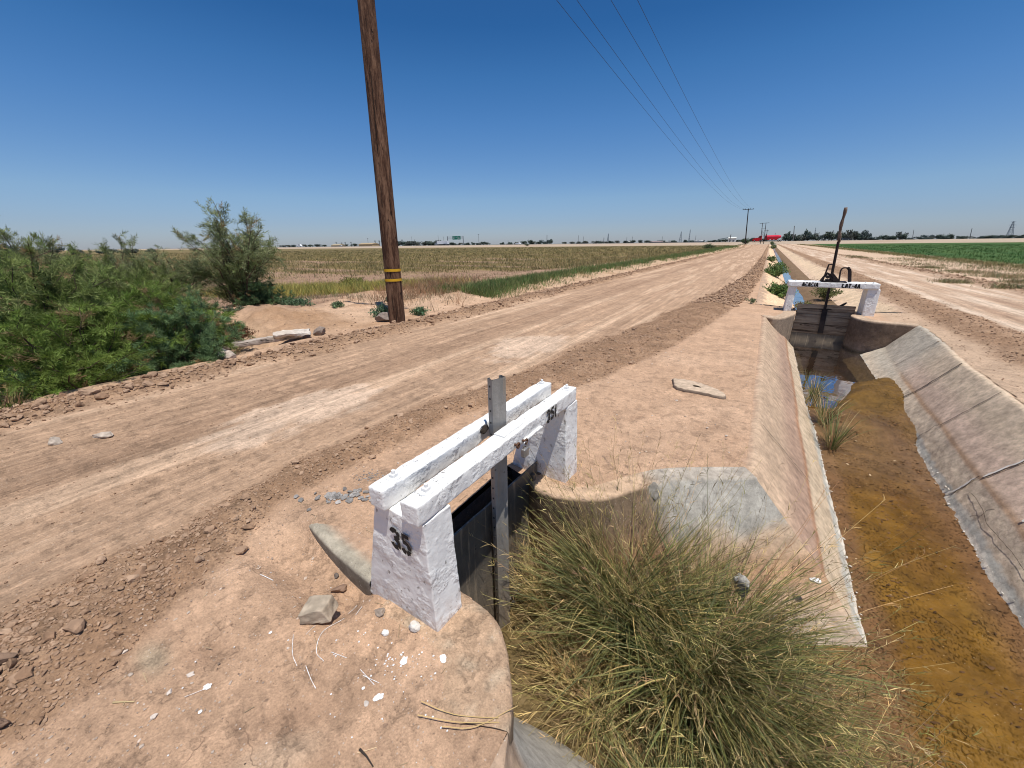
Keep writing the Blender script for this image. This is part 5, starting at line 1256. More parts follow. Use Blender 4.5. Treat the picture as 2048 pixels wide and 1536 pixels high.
# ---- tall bunch grass in the pit
def tussock(name, label, center, radius, n_blade, n_stem, h, spread, seed, dryness=.4, az_pref=None, wide=.0030, zc=None, group='bunch grass growing in the side channel', lay=0., floor=-.84):
    r = np.random.default_rng(seed); e = empty(name, label, 'grass clump', (0, 0, 0), group)
    r2 = np.random.default_rng(seed+1000)
    GREEN = np.array((.085, .12, .032)); BLUEG = np.array((.055, .095, .042)); STRAW = np.array((.42, .32, .14)); OLIVE = np.array((.17, .155, .05)); BROWN = np.array((.30, .20, .10))
    def make(n, stem):
        r2 = np.random.default_rng(seed+1000)
        nc = max(4, int(radius/.045)); ca = r2.uniform(0, 2*PI, nc); cr = radius*np.sqrt(r2.random(nc)); ki = r.integers(0, nc, n)
        bx = cr[ki]*np.cos(ca[ki])+r.normal(0, .022, n); by = cr[ki]*np.sin(ca[ki])*.8+r.normal(0, .022, n); b = np.stack([center[0]+bx, center[1]+by, np.full(n, center[2])], 1)
        a = np.arctan2(by, bx); d = np.hypot(bx, by); az = np.where(r.random(n) < .55, a+r.normal(0, .6, n), r.uniform(0, 2*PI, n))
        if az_pref is not None:
            m = r.random(n) < .6; az[m] = az_pref+r.normal(0, .7, m.sum())
        lean = np.clip(np.abs(r.normal(spread*.6, spread*.5, n))+.06+d/radius*.28+lay, .02, 1.45)
        L = h*(r.uniform(.35, 1.0, n)**.8)*(1.05 if stem else .85); dr = r.uniform(.15, .9, n)*(1+.9*(r.random(n) < .22)) if not stem else r.uniform(.0, .5, n)
        return b, az, lean, L, dr
    b, az, lean, L, dr = make(n_blade, False); k = 7
    P = grass_lines(b, az, lean, L, dr, k); bk = np.where(r.random(n_blade) < .16)[0]; kk_ = r.integers(2, 5, len(bk))   # snapped blades hang from a kink
    for i_, q_ in zip(bk, kk_):
        s_ = np.linalg.norm(P[i_, 1]-P[i_, 0]); d_ = unit(np.array((r.normal(), r.normal(), -.7-.8*r.random()))); P[i_, q_+1:] = P[i_, q_]+d_*s_*np.arange(1, k-q_)[:, None]
    P[..., 2] = P[..., 2]; P[..., 2] = np.maximum(P[..., 2], floor+.006+.05*r.random((n_blade, 1)))
    P[:, 1:] += r.normal(0, .006, (n_blade, k-1, 3)); tt = np.linspace(0, 1, k)[None, :, None]**2; P += (unit(r.normal(size=(n_blade, 1, 3)))*np.abs(r.normal(0, .13, n_blade))[:, None, None]*L[:, None, None])*tt; P[..., 2] = np.maximum(P[..., 2], floor+.006)
    ta = az+PI/2+r.normal(0, .8, n_blade); side = np.stack([np.cos(ta), np.sin(ta), r.normal(0, .3, n_blade)], 1); side = unit(side)
    W = (wide*r.uniform(.45, 1.25, n_blade))[:, None]*np.array([.8, 1, 1, .95, .8, .5, .1])[None]
    Vr, Fr = ribbons(P, W, side); dry = r.random(n_blade)
    c = np.where((dry < dryness)[:, None], vary(STRAW, n_blade, .3, r), np.where((dry < dryness+.25)[:, None], vary(OLIVE, n_blade, .25, r), np.where((dry < dryness+.5)[:, None], vary(GREEN, n_blade, .25, r), vary(BLUEG, n_blade, .2, r))))
    tip = np.repeat(c[:, None], k, 1); tip = tip*(1-np.linspace(0, .3, k)[None, :, None])+np.array((.40, .32, .13))*np.linspace(0, .3, k)[None, :, None]
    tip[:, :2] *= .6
    build('blades', Vr, Fr, GRASS, vcol=np.repeat(tip.reshape(-1, 3), 2, 0), parent=e)
    # stems with fine side branchlets toward the tip
    b, az, lean, L, dr = make(n_stem, True); k = 8; L = L*1.12
    P = grass_lines(b, az, lean*.9, L, dr, k); P[..., 2] = np.maximum(P[..., 2], floor+.01+.06*r.random((n_stem, 1))); P[:, 1:] += r.normal(0, .008, (n_stem, k-1, 3))
    ta = r.uniform(0, 6.3, n_stem); side = np.stack([np.cos(ta), np.sin(ta), 0*ta], 1)
    W = (.0017*r.uniform(.6, 1.3, n_stem))[:, None]*np.linspace(1, .4, k)[None]
    V1, F1 = ribbons(P, W, side); dry = r.random(n_stem)
    c = np.where((dry < .3+dryness*.7)[:, None], vary(STRAW, n_stem, .3, r), np.where((dry < .8)[:, None], vary(OLIVE, n_stem, .3, r), vary(BROWN, n_stem, .3, r)))
    C1 = np.repeat(c, 2*k, 0)
    nb = 15; t = r.uniform(.30, 1.0, (n_stem, nb)); ii = np.minimum((t*(k-1)).astype(int), k-2); f = t*(k-1)-ii
    idx = np.arange(n_stem)[:, None]; base = P[idx, ii]*(1-f[..., None])+P[idx, ii+1]*f[..., None]; dirv = unit(P[idx, ii+1]-P[idx, ii])
    out = unit(r.normal(size=(n_stem, nb, 3))); out = unit(out-dirv*(out*dirv).sum(-1, keepdims=True)); bl = (.035+.075*(1-t)*1.5)*r.uniform(.5, 1.2, t.shape)
    mid = base+(dirv*.75+out*.5)*bl[..., None]*.5; end = base+(dirv*.85+out*.65)*bl[..., None]+np.array((0, 0, -.006))
    PP = np.stack([base, mid, end], 2).reshape(-1, 3, 3); PP[..., 2] = np.maximum(PP[..., 2], floor+.005)
    sd_ = unit(np.cross((end-base).reshape(-1, 3), r.normal(size=(n_stem*nb, 3)))); W = (.0011*r.uniform(.6, 1.4, len(PP)))[:, None]*np.array([[1., 1.2, .3]])
    V2, F2 = ribbons(PP, W, sd_); C2 = np.repeat(np.clip(np.repeat(c, nb, 0)*r.uniform(.65, 1.35, (n_stem*nb, 1)), .01, .8), 6, 0)
    mb = MB(); mb.add(V1, F1, 0, C1); mb.add(V2, F2, 0, C2); mb.build('stems', GRASS, e)
    return e
tussock('grass_clump', 'largest dense green and straw grass clump filling the middle of the pit', (-.10, 2.0, -.86), .28, 3000, 380, 1.24, .44, 101, .14, wide=.0037)
tussock('grass_clump', 'upright grass clump at the back of the pit against the curved wall', (-.42, 2.08, -.86), .24, 1700, 240, 1.24, .32, 102, .16, wide=.0036)
tussock('grass_clump', 'grass clump spilling from the pit mouth toward the muddy canal floor', (.32, 1.66, -.85), .22, 1500, 240, .88, .74, 103, .2, -.25)
tussock('grass_clump', 'greener grass clump at the bottom edge of the photo', (.06, 1.20, -.86), .16, 1000, 50, .55, .55, 104, .10, wide=.0036)
tussock('grass_clump', 'straw coloured low grass clump lying over the canal floor at lower right', (.72, 1.42, -.84), .20, 1700, 380, .74, .95, 105, .32, -.1)
tussock('grass_clump', 'dry brown tangled grass lying on the pit floor beside the near wall', (-.40, 1.52, -.87), .16, 240, 260, .55, .9, 106, .55, 2.9, lay=.35)
tussock('grass_clump', 'dry straw grass tuft leaning on the foot of the steel gate plate', (-.82, 1.92, -.87), .10, 260, 110, .74, .42, 107, .6, 3.0)
# small tufts on the canal floor
def small_tuft(label, x, y, z, h, n, seed, green=.7, name='grass_tuft', cat='grass tuft', rad=.06, spread=.45, wide=.0035, group=None, lush=False):
    r = np.random.default_rng(seed); a = r.uniform(0, 6.3, n); d = rad*np.sqrt(r.random(n)); b = np.stack([x+d*np.cos(a), y+d*np.sin(a), np.full(n, z)], 1)
    P = grass_lines(b, a+r.normal(0, .5, n), np.abs(r.normal(spread*.7, spread*.4, n)), h*r.uniform(.4, 1, n), r.uniform(.1, .7, n), 5)
    side = unit(np.stack([np.cos(a+PI/2), np.sin(a+PI/2), r.normal(0, .3, n)], 1)); W = (wide*r.uniform(.5, 1.2, n))[:, None]*np.array([[.8, 1, 1, .7, .1]])
    g_ = r.random(n) < green; G = (.075, .15, .03) if lush else (.13, .16, .06)
    c = np.where(g_[:, None], vary(G, n, .3, r), vary((.42, .30, .16), n, .3, r)); Vr, Fr = ribbons(P, W, side)
    o = build(name, Vr, Fr, GRASS, vcol=np.repeat(c, 10, 0)); return tag(o, label, cat, group)
small_tuft('nearest thin grass tuft growing along the left edge of the canal mud', 1.10, 5.72, -.80, .60, 120, 1, .6, spread=.32)
small_tuft('thin grass tuft just beyond the nearest one on the canal mud', 1.08, 6.45, -.80, .62, 130, 2, .7, spread=.30)
small_tuft('grass tuft in shallow water below the lettered gate', 1.04, 7.55, -.80, .55, 100, 3, .7, spread=.30)
small_tuft('pale grass sprig at the edge of the pool', .99, 8.3, -.84, .38, 60, 4, .5)

# ---- leafy weeds and shrubs made of small leaf faces
def leaf_quads(P, L, Wd, r, up=.25):
    n = len(P); d = r.normal(size=(n, 3)); d[:, 2] += up; d = unit(d); s = unit(np.cross(d, r.normal(size=(n, 3))))
    V = np.stack([P, P+d*L[:, None]*.5+s*Wd[:, None], P+d*L[:, None], P+d*L[:, None]*.5-s*Wd[:, None]], 1).reshape(-1, 3)
    return V, np.arange(4*n).reshape(-1, 4)
def weed(name, label, cat, x, y, z, rx, ry, h, n, seed, colr, L=.06, group=None, mat=LEAF):
    r = np.random.default_rng(seed); m = max(5, n//45); mb = MB()
    a = r.uniform(0, 6.3, m); tipd = r.random(m)**.6; P0 = np.stack([x+r.normal(0, .1, m)*rx, y+r.normal(0, .1, m)*ry, np.full(m, z)], 1)
    P2 = np.stack([x+rx*tipd*np.cos(a), y+ry*tipd*np.sin(a), z+h*np.sqrt(np.clip(1.05-tipd**2*.8, .05, 1))*r.uniform(.6, 1, m)], 1); P1 = (P0+P2)/2+np.array((0, 0, .15*h))
    S = np.stack([P0, P1, P2], 1); Vr, Fr = ribbons(S, np.full((m, 3), max(.004, L*.06)), unit(r.normal(size=(m, 3)))); mb.add(Vr, Fr, 0, np.array(colr)*.7)
    k = r.integers(0, m, n); t = r.uniform(.25, 1, n); B = P0[k]*((1-t)**2)[:, None]+P1[k]*(2*t*(1-t))[:, None]+P2[k]*(t**2)[:, None]+r.normal(0, .35*L, (n, 3)); B[:, 2] = np.maximum(B[:, 2], z+.01)
    Vl, Fl = leaf_quads(B, L*r.uniform(.5, 1.3, n), L*.16*r.uniform(.6, 1.4, n), r, .5); mb.add(Vl, Fl, 0, np.repeat(vary(colr, n, .3, r), 4, 0))
    return tag(mb.build(name, mat), label, cat, group)

# ---- feathery salt cedar shrubs
def cedar_mesh(seed, n_main, H, R, n_spray, n_leaf, base_c, tip_c, upright=.5, bare=0., leafL=.05):
    """returns (branch mesh data, foliage mesh data) around the origin"""
    r = np.random.default_rng(seed); br = MB(); sprays = []; sc_ = []
    for i in range(n_main):
        a = r.uniform(0, 2*PI); q = r.random()**.55; tip = np.array((R*q*math.cos(a), R*q*math.sin(a), H*(1-(.75-.35*upright)*q**2)*r.uniform(.72-.3*max(0, upright-.6), 1.06)))
        b = np.array((r.normal(0, .16*R), r.normal(0, .16*R), 0.)); m_ = b*.55+tip*.45+np.array((0, 0, .28*H*(.3+upright)))*r.uniform(.4, 1)+r.normal(0, .06*R, 3)
        t = np.linspace(0, 1, 9)[:, None]; P = b*(1-t)**2+m_*2*t*(1-t)+tip*t**2; P[1:] += r.normal(0, .03*H*.4, (8, 3))
        br.add(*tube(P, np.linspace(.018, .004, 9)*(H/2.2), 5, False))
        for j in range(n_spray):
            s = max(.03, r.uniform(.22+bare, 1.0))**.8; ii = min(int(s*8), 7); f = s*8-ii; o = P[ii]*(1-f)+P[ii+1]*f; d = unit(P[ii+1]-P[ii])
            out = unit(r.normal(size=3)+np.array((0, 0, .15))); d2 = unit(d*.55+out*.75+np.array((0, 0, .12))); L = r.uniform(.25, .60)*(1.15-.45*s)*H/2.4
            sprays.append((o, d2, L)); sc_.append((o[2]/H)*.7+.3*np.linalg.norm(o[:2])/R)
    O = np.array([s[0] for s in sprays]); D = np.array([s[1] for s in sprays]); L = np.array([s[2] for s in sprays]); sc_ = np.array(sc_); ns = len(O)
    t = r.uniform(.05, 1, (ns, n_leaf)); droop = np.stack([0*t, 0*t, -.16*t*t*L[:, None]], -1); B = O[:, None]+D[:, None]*(t*L[:, None])[..., None]+droop
    rad = .10*L[:, None]*(1-t*.65)+.012; o = unit(r.normal(size=(ns, n_leaf, 3))); B = B+o*(rad*r.random(t.shape)**.5)[..., None]
    d = unit(D[:, None]*1.0+o*.85+r.normal(0, .25, o.shape)); s = unit(np.cross(d, r.normal(size=d.shape))); l = leafL*r.uniform(.6, 1.5, t.shape); wv = leafL*.075*r.uniform(.7, 1.4, t.shape)
    V = np.stack([B-s*wv[..., None], B+s*wv[..., None], B+d*l[..., None]+s*wv[..., None]*.4, B+d*l[..., None]-s*wv[..., None]*.4], 2).reshape(-1, 3)
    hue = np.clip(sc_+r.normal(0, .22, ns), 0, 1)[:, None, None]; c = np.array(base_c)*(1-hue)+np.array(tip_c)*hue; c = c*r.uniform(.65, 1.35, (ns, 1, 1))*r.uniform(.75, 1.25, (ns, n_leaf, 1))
    dryv = (r.random((ns, 1, 1)) < .05); c = np.where(dryv, np.array((.28, .20, .10))*r.uniform(.7, 1.2, (ns, n_leaf, 1)), c)
    return br, V, np.arange(len(V)).reshape(-1, 4), np.repeat(c.reshape(-1, 3), 4, 0)
def cedar(label, loc, rz, sc, seed=None, src=None, group=None, name='salt_cedar', **kw):
    e = empty(name, label, 'shrub', loc, group); e.rotation_euler = (0, 0, rz); e.scale = (sc,)*3 if np.isscalar(sc) else sc
    if src is None:
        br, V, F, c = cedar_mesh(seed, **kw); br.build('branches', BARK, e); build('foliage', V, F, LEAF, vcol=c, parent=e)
    else:
        for ch in [x for x in bpy.data.objects if x.parent == src]:
            o = ch.copy(); col.objects.link(o); o.parent = e
    return e
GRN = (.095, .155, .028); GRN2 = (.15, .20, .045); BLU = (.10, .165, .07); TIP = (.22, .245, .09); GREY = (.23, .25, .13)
Gc = 'salt cedar shrubs beside the road'
s1 = cedar('bright green feathery shrub at the lower left edge of the shrub mass', (-8.45, -.4, -.5), 0, 1.0, 201, group=Gc, n_main=60, H=1.75, R=1.55, n_spray=16, n_leaf=70, base_c=GRN, tip_c=GRN2, upright=.35)
s2 = cedar('bluish green low shrub at the near right of the shrub mass', (-7.85, 2.25, -.45), 0, 1.0, 202, group=Gc, n_main=46, H=1.25, R=1.05, n_spray=16, n_leaf=70, base_c=BLU, tip_c=(.15, .225, .10), upright=.3)
s3 = cedar('broad olive shrub with pale dry tips in the middle of the shrub mass', (-9.9, 1.0, -.5), .6, 1.0, 203, group=Gc, n_main=80, H=2.25, R=1.9, n_spray=18, n_leaf=72, base_c=GRN, tip_c=TIP, upright=.5, leafL=.055)
s4 = cedar('grey green airy shrub standing alone before the field', (-13.25, 5.75, -.3), 0, 1.0, 204, group=Gc, n_main=44, H=3.0, R=1.35, n_spray=20, n_leaf=52, base_c=(.11, .15, .05), tip_c=GREY, upright=1.0, bare=-.17, leafL=.07)
cedar('dark green shrub at the front of the mass left of the bluish one', (-8.15, 1.05, -.5), 2.1, (1.0, 1.0, .92), src=s1, group=Gc)
cedar('tall shrub with thin pale tufts rising above the horizon', (-12.3, .6, -.45), 1.3, (1.15, 1.15, 1.24), src=s3, group=Gc)
cedar('olive shrub with straw tips at the right shoulder of the mass', (-10.9, 2.4, -.45), 3.6, (.80, .80, .92), src=s3, group=Gc)
cedar('shrub at the left picture edge with a reddish plume', (-12.2, -1.6, -.5), 4.4, (1.1, 1.1, 1.1), src=s3, group=Gc)
cedar('shrub at the far left behind the front green shrub', (-9.6, -1.6, -.5), 5.2, (1.0, 1.0, .95), src=s3, group=Gc)
cedar('green shrub filling the left edge lowest to the road', (-8.0, -1.9, -.5), .9, (.9, .9, .8), src=s1, group=Gc)
cedar('low green shrub between the bluish one and the olive one', (-8.9, 2.1, -.45), 2.9, (1.0, 1.0, 1.0), src=s1, group=Gc)
cedar('bluish shrub behind the low green one', (-9.2, 2.9, -.4), 1.9, (.9, .9, 1.0), src=s2, group=Gc)
for lab_, loc_, rz_, sc_ in (('airy plume shrub rising tallest above the left shrub mass', (-13.9, 1.75, -.4), 1.7, (.72, .72, .86)), ('second airy plume shrub above the mass nearer the lone shrub', (-13.6, 3.3, -.4), 3.9, (.62, .62, .75)), ('thin reddish plume shrub at the far left horizon', (-13.8, .55, -.4), 5.1, (.5, .5, .78))):
    cedar(lab_, loc_, rz_, sc_, src=s4, group=Gc)
cedar('low rounded grey shrub at the foot of the lone airy shrub', (-12.9, 6.1, -.25), 1.0, (.85, .85, .75), src=s2, group=Gc)
cedar('airy shrub with dry twigs left of the lone tall one', (-14.1, 4.4, -.3), 2.2, (.8, .8, .62), src=s4, group=Gc)
cedar('very low green shrub at the bottom left road edge', (-7.55, .35, -.45), 4.0, (.55, .55, .6), src=s2, group=Gc)
small_tuft('pale coarse grass tuft at the left edge of the photo on the road shoulder', -7.0, .30, -.12, .42, 170, 8, .5, 'grass_tuft', rad=.18, wide=.006)
weed('tumbleweed', 'brown dry tumbleweed caught behind the weathered plank', 'weed', -8.35, 3.35, -.05, .38, .30, .34, 900, 11, (.16, .085, .045), .05)
# ---- weeds around the pole and along the road
for i, (lab, x, y, rx, ry, h, n, cl) in enumerate([
    ('blue green weed growing against the left of the pole foot', -7.75, 6.35, .42, .32, .30, 1300, (.10, .16, .095)),
    ('small green weed just right of the pole foot', -7.15, 6.95, .30, .25, .20, 600, (.10, .17, .085)),
    ('flat grey green weed patch on the sand left of the pole', -11.6, 6.4, .85, .45, .20, 1500, (.105, .16, .085)),
    ('small green weed on the sand between pole and lone shrub', -10.0, 6.6, .35, .25, .16, 500, (.11, .15, .08)),
    ('green weed behind the pole toward the field', -8.9, 7.6, .4, .3, .20, 600, (.11, .165, .085)),
    ('low sprawling weed below the lone airy shrub', -11.6, 4.7, .5, .35, .20, 700, (.12, .15, .085)),
    ('round yellow green bush in the field left of the pole', -16.2, 11.6, 1.0, .8, .55, 2200, (.21, .20, .055)),
    ('small dark green bush in the field just left of the pole', -14.4, 12.6, .7, .55, .45, 1400, (.14, .16, .05)),
    ]): weed('weed', lab, 'weed', x, y, float(gh(x, y))-.02, rx, ry, h, n, 300+i, cl, .075 if i < 6 else .11, 'weeds by the pole')
def patch(name, label, n, fn, h, colrs, wide, k=4, seed=0, spread=.35, blades=7, rad=.12, zoff=0.):
    """a field of grass or weed tufts nobody could count, one object. fn(n) -> x,y"""
    r = np.random.default_rng(seed); x, y = fn(r, n); n = len(x); z = gh(x, y)+zoff; sc = r.uniform(.45, 1.1, n)
    X = np.repeat(x, blades)+r.normal(0, 1, n*blades)*rad; Y = np.repeat(y, blades)+r.normal(0, 1, n*blades)*rad; S = np.repeat(sc, blades)*r.uniform(.6, 1.1, n*blades); N = n*blades
    hh = h if np.isscalar(h) else np.repeat(h(x, y), blades)
    P = grass_lines(np.stack([X, Y, np.repeat(z, blades)-.02], 1), r.uniform(0, 6.3, N), np.abs(r.normal(spread, spread*.5, N)), hh*S, r.uniform(0, .6, N), k)
    ww = wide if np.isscalar(wide) else np.repeat(wide(x, y), blades)
    W = (ww*r.uniform(.5, 1.2, N))[:, None]*np.linspace(1, .2, k)[None]; ta = r.uniform(0, 6.3, N); Vr, Fr = ribbons(P, W, np.stack([np.cos(ta), np.sin(ta), 0*ta], 1))
    ci = np.repeat(r.integers(0, len(colrs), n), blades); c = np.array(colrs)[ci]*r.uniform(.65, 1.35, (N, 1))
    return tag(build(name, Vr, Fr, GRASS, vcol=np.repeat(c, 2*k, 0)), label, 'grass', kind='stuff')
def strip(r, n):
    y = 10.4+150*r.random(n)**2.6; x = -8.35-.012*y+r.normal(0, .45+.006*y, n)-.3*sst(8, 20, y); m = fbm(x*.3, y*.18, 4., 3) > -.28; return x[m], y[m]
patch('roadside_grass', 'green grass strip growing along the field side of the road', 8500, strip, lambda x, y: .37+.0*y, [(.095, .15, .04), (.12, .16, .045), (.08, .13, .045), (.20, .18, .075)], lambda x, y: .005+.00028*y, seed=1, blades=9, rad=.16)
def polar(r0, r1, a0, a1, cond, pw=1.):
    def fn(r, n):
        out = np.zeros((0, 2))
        while len(out) < n:
            d = r0*(r1/r0)**(r.random(3*n)**pw); a = np.radians(r.uniform(a0, a1, 3*n)); x = d*np.sin(a); y = d*np.cos(a); m = cond(x, y) > r.random(3*n); out = np.concatenate([out, np.stack([x[m], y[m]], 1)])
        return out[:n, 0], out[:n, 1]
    return fn
weedf = lambda x, y: (x < -9.8-.02*y)*(y < 255)*sst(-.40, .1, fbm(x*.05, y*.35, 11., 4)+.35*fbm(x*.4, y*.9, 12., 3)+.4*sst(30, 120, np.hypot(x, y)))*sst(26, 33, np.hypot(x, y)+3*fbm(x*.2, y*.2, 1., 2))
patch('field_weeds', 'olive weeds covering the fallow field in rough rows', 17000, polar(24, 230, -88, -4, weedf), .42, [(.19, .155, .06), (.23, .18, .075), (.145, .13, .055), (.27, .20, .10), (.12, .115, .05)], lambda x, y: .008+.00035*np.hypot(x, y), seed=2, blades=6, rad=.25)
patch('field_weeds', 'sparse dry weed stubble on the brown soil of the field', 2600, polar(13, 30, -80, -25, lambda x, y: (x < -12.5)*.9), .16, [(.22, .155, .09), (.27, .2, .11), (.15, .12, .06), (.16, .15, .07)], .010, seed=3, blades=4, rad=.10)
def yg(r, n):
    x = r.normal(-15.9, 1.9, n); y = 8.2+(x+20)*.52+r.normal(0, 1.1, n); return x, y
patch('wild_grass', 'yellow green grass patch between the lone shrub and the pole', 3000, yg, .46, [(.34, .28, .07), (.29, .26, .07), (.17, .20, .055), (.40, .31, .10)], .010, seed=4, blades=8, rad=.14)
def dg(r, n):
    x = r.normal(-11.2, 1.3, n); y = 11.8+(x+11.2)*-.9+r.normal(0, 1.4, n); return x, y
patch('dry_weeds', 'reddish brown dry weeds behind the pole', 1000, dg, .45, [(.27, .15, .085), (.22, .13, .075), (.33, .21, .12), (.20, .16, .09)], .008, seed=5, blades=6, rad=.10)
def dg2(r, n):
    x = r.uniform(-14.5, -7.6, n); y = 7.4+.25*(x+14.5)+r.normal(0, .55, n); return x, y
patch('dry_weeds', 'thin grey brown dry weeds along the sandy rise', 240, dg2, .26, [(.27, .2, .13), (.33, .25, .16), (.16, .16, .09)], .006, seed=6, blades=6, rad=.12)
def rw(r, n):
    cs = np.array([(10.3, 46.9, 1.3, 4), (9.4, 38.0, 1.4, 3), (9.0, 30.0, .8, 1.3), (9.3, 26.7, .8, .9), (6.5, 22.9, .22, .3), (7.5, 20.6, .35, .3), (11.3, 33, .9, 3), (12.0, 40, .8, 5), (8.6, 23.6, .35, .4), (7.6, 52, .5, 3), (10.6, 28, .8, .9), (8.4, 34, .35, .4)])
    i = r.integers(0, len(cs), n); return cs[i, 0]+r.normal(0, 1, n)*cs[i, 2]*.7, cs[i, 1]+r.normal(0, 1, n)*cs[i, 3]*.7
patch('sand_weeds', 'low weeds in patches on the sand beyond the east road', 1500, rw, .20, [(.16, .16, .065), (.26, .20, .10), (.13, .15, .07), (.30, .22, .13)], .014, seed=7, blades=8, rad=.20)
def cf(r, n):
    d = 22+150*r.random(n)**1.8; x = 13.2+r.random(n)*(8+d*.9); y = d; m = x > 13.2+1.0*fbm(x, y, 2., 2)-.004*y; return x[m], y[m]
patch('crop', 'dense low green crop along the near edge of the green field', 13000, cf, .24, [(.05, .105, .028), (.065, .12, .032), (.04, .085, .022), (.09, .13, .04)], lambda x, y: .012+.0003*y, seed=8, blades=5, rad=.22)
def ce(r, n):
    y = 22+220*r.random(n)**1.7; x = 13.1-.004*y+r.normal(0, .5, n); return x, y
patch('dry_weeds', 'brown dry fringe of weeds along the edge of the green field', 2200, ce, .25, [(.24, .18, .085), (.19, .16, .07), (.13, .15, .05)], lambda x, y: .012+.0003*y, seed=9, blades=6, rad=.2)
# leafy weeds in the canal beyond the lettered gate
for i, (lab, x, y, z, rx, ry, h, n, cl) in enumerate([
    ('bright green bush in the ditch just beyond the left gate post', .62, 17.2, -.38, .50, .75, .72, 2600, (.105, .165, .05)),
    ('taller green bush farther along the left ditch bank', .55, 26.5, -.35, .62, 1.2, 1.0, 2600, (.105, .16, .05)),
    ('third smaller green bush on the left ditch bank', .45, 44, -.2, .5, 1.0, .6, 900, (.12, .16, .06)),
    ('olive bush growing in the ditch behind the gate rod', 1.95, 17.3, -.32, .50, .55, .58, 1800, (.14, .155, .06)),
    ('low weeds at the water edge behind the left gate post', 1.30, 15.2, -.47, .30, 1.3, .26, 1500, (.17, .155, .055)),
    ('small sage weed on the clod bank left of the lettered gate', -.15, 12.9, .02, .26, .2, .13, 300, (.12, .15, .08)),
    ('bare twiggy weed on the right ditch slope', 2.0, 22.5, -.25, .25, .25, .5, 90, (.17, .12, .07)),
    ('far pale bush at the end of the ditch', .9, 120, -.2, .9, 3.0, 1.0, 900, (.12, .15, .07)),
    ('farthest bush in the ditch where the roads meet', 1.0, 200, .0, 1.3, 3.0, 1.6, 900, (.10, .13, .06)),
    ]): weed('ditch_bush', lab, 'bush', x, y, z, rx, ry, h, n, 340+i, cl, (.10, .12, .14, .09, .08, .05, .05, .25, .35)[i], 'green bushes along the ditch')
weed('bush', 'rounded dark green bush beside the foot of the far pole', 'bush', -9.3, 215, .2, 2.6, 2.2, 3.0, 2600, 370, (.075, .105, .055), .35)
weed('bush', 'spiky dark bush at the field edge before the far pole', 'bush', -14.2, 125, -.2, 2.0, 1.6, 1.2, 1200, 371, (.085, .11, .05), .35)
weed('bush', 'lone dark bush on the strip below the highway', 'bush', -152, 262, .3, 2.2, 2, 1.7, 700, 372, (.06, .08, .035), .4)

# ================================================================== along the highway and the horizon
HAZE = np.array((.30, .37, .43))  # haze tint mixed straight into the colours of far things
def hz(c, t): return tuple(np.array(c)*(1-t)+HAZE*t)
def mm(name, c, rough=.6): return M_plain(name, c, rough, 0, .12, .6)
# trees of the far treeline: four kinds, copied
def far_tree(seed, h, w, shape):
    r = np.random.default_rng(seed); mb = MB(); n = 620
    nc = 9; cc = np.stack([r.normal(0, .30, nc)*w, r.normal(0, .30, nc)*w, h*(.30+.60*r.random(nc)**(.8 if shape else 1.2))], 1); rr_ = w*r.uniform(.18, .36, nc)
    k = r.integers(0, nc, n); o = unit(r.normal(size=(n, 3))); P = cc[k]+o*(rr_[k]*r.random(n)**.35)[:, None]*np.array((1, 1, .8)); P[:, 2] = np.maximum(P[:, 2], .1*h)
    Vl, Fl = leaf_quads(P, .16*w*r.uniform(.6, 1.4, n), .06*w*r.uniform(.6, 1.4, n), r)
    base = np.array(((.035, .055, .03), (.05, .065, .035), (.042, .06, .045), (.06, .06, .035))[seed % 4]); c = np.repeat(vary(base, n, .3, r)*(.7+.6*(P[:, 2:3]/h)), 4, 0)
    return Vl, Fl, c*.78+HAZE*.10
protos = []
def tree_proto(seed, h, w, shape):
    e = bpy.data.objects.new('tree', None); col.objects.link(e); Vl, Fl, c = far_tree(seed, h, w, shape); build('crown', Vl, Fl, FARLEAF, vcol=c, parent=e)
    mb = MB(); mb.add(*tube([(0, 0, -.2), (0, 0, h*.6)], [.06*w, .03*w], 6)); mb.build('trunk', BARK, e); return e
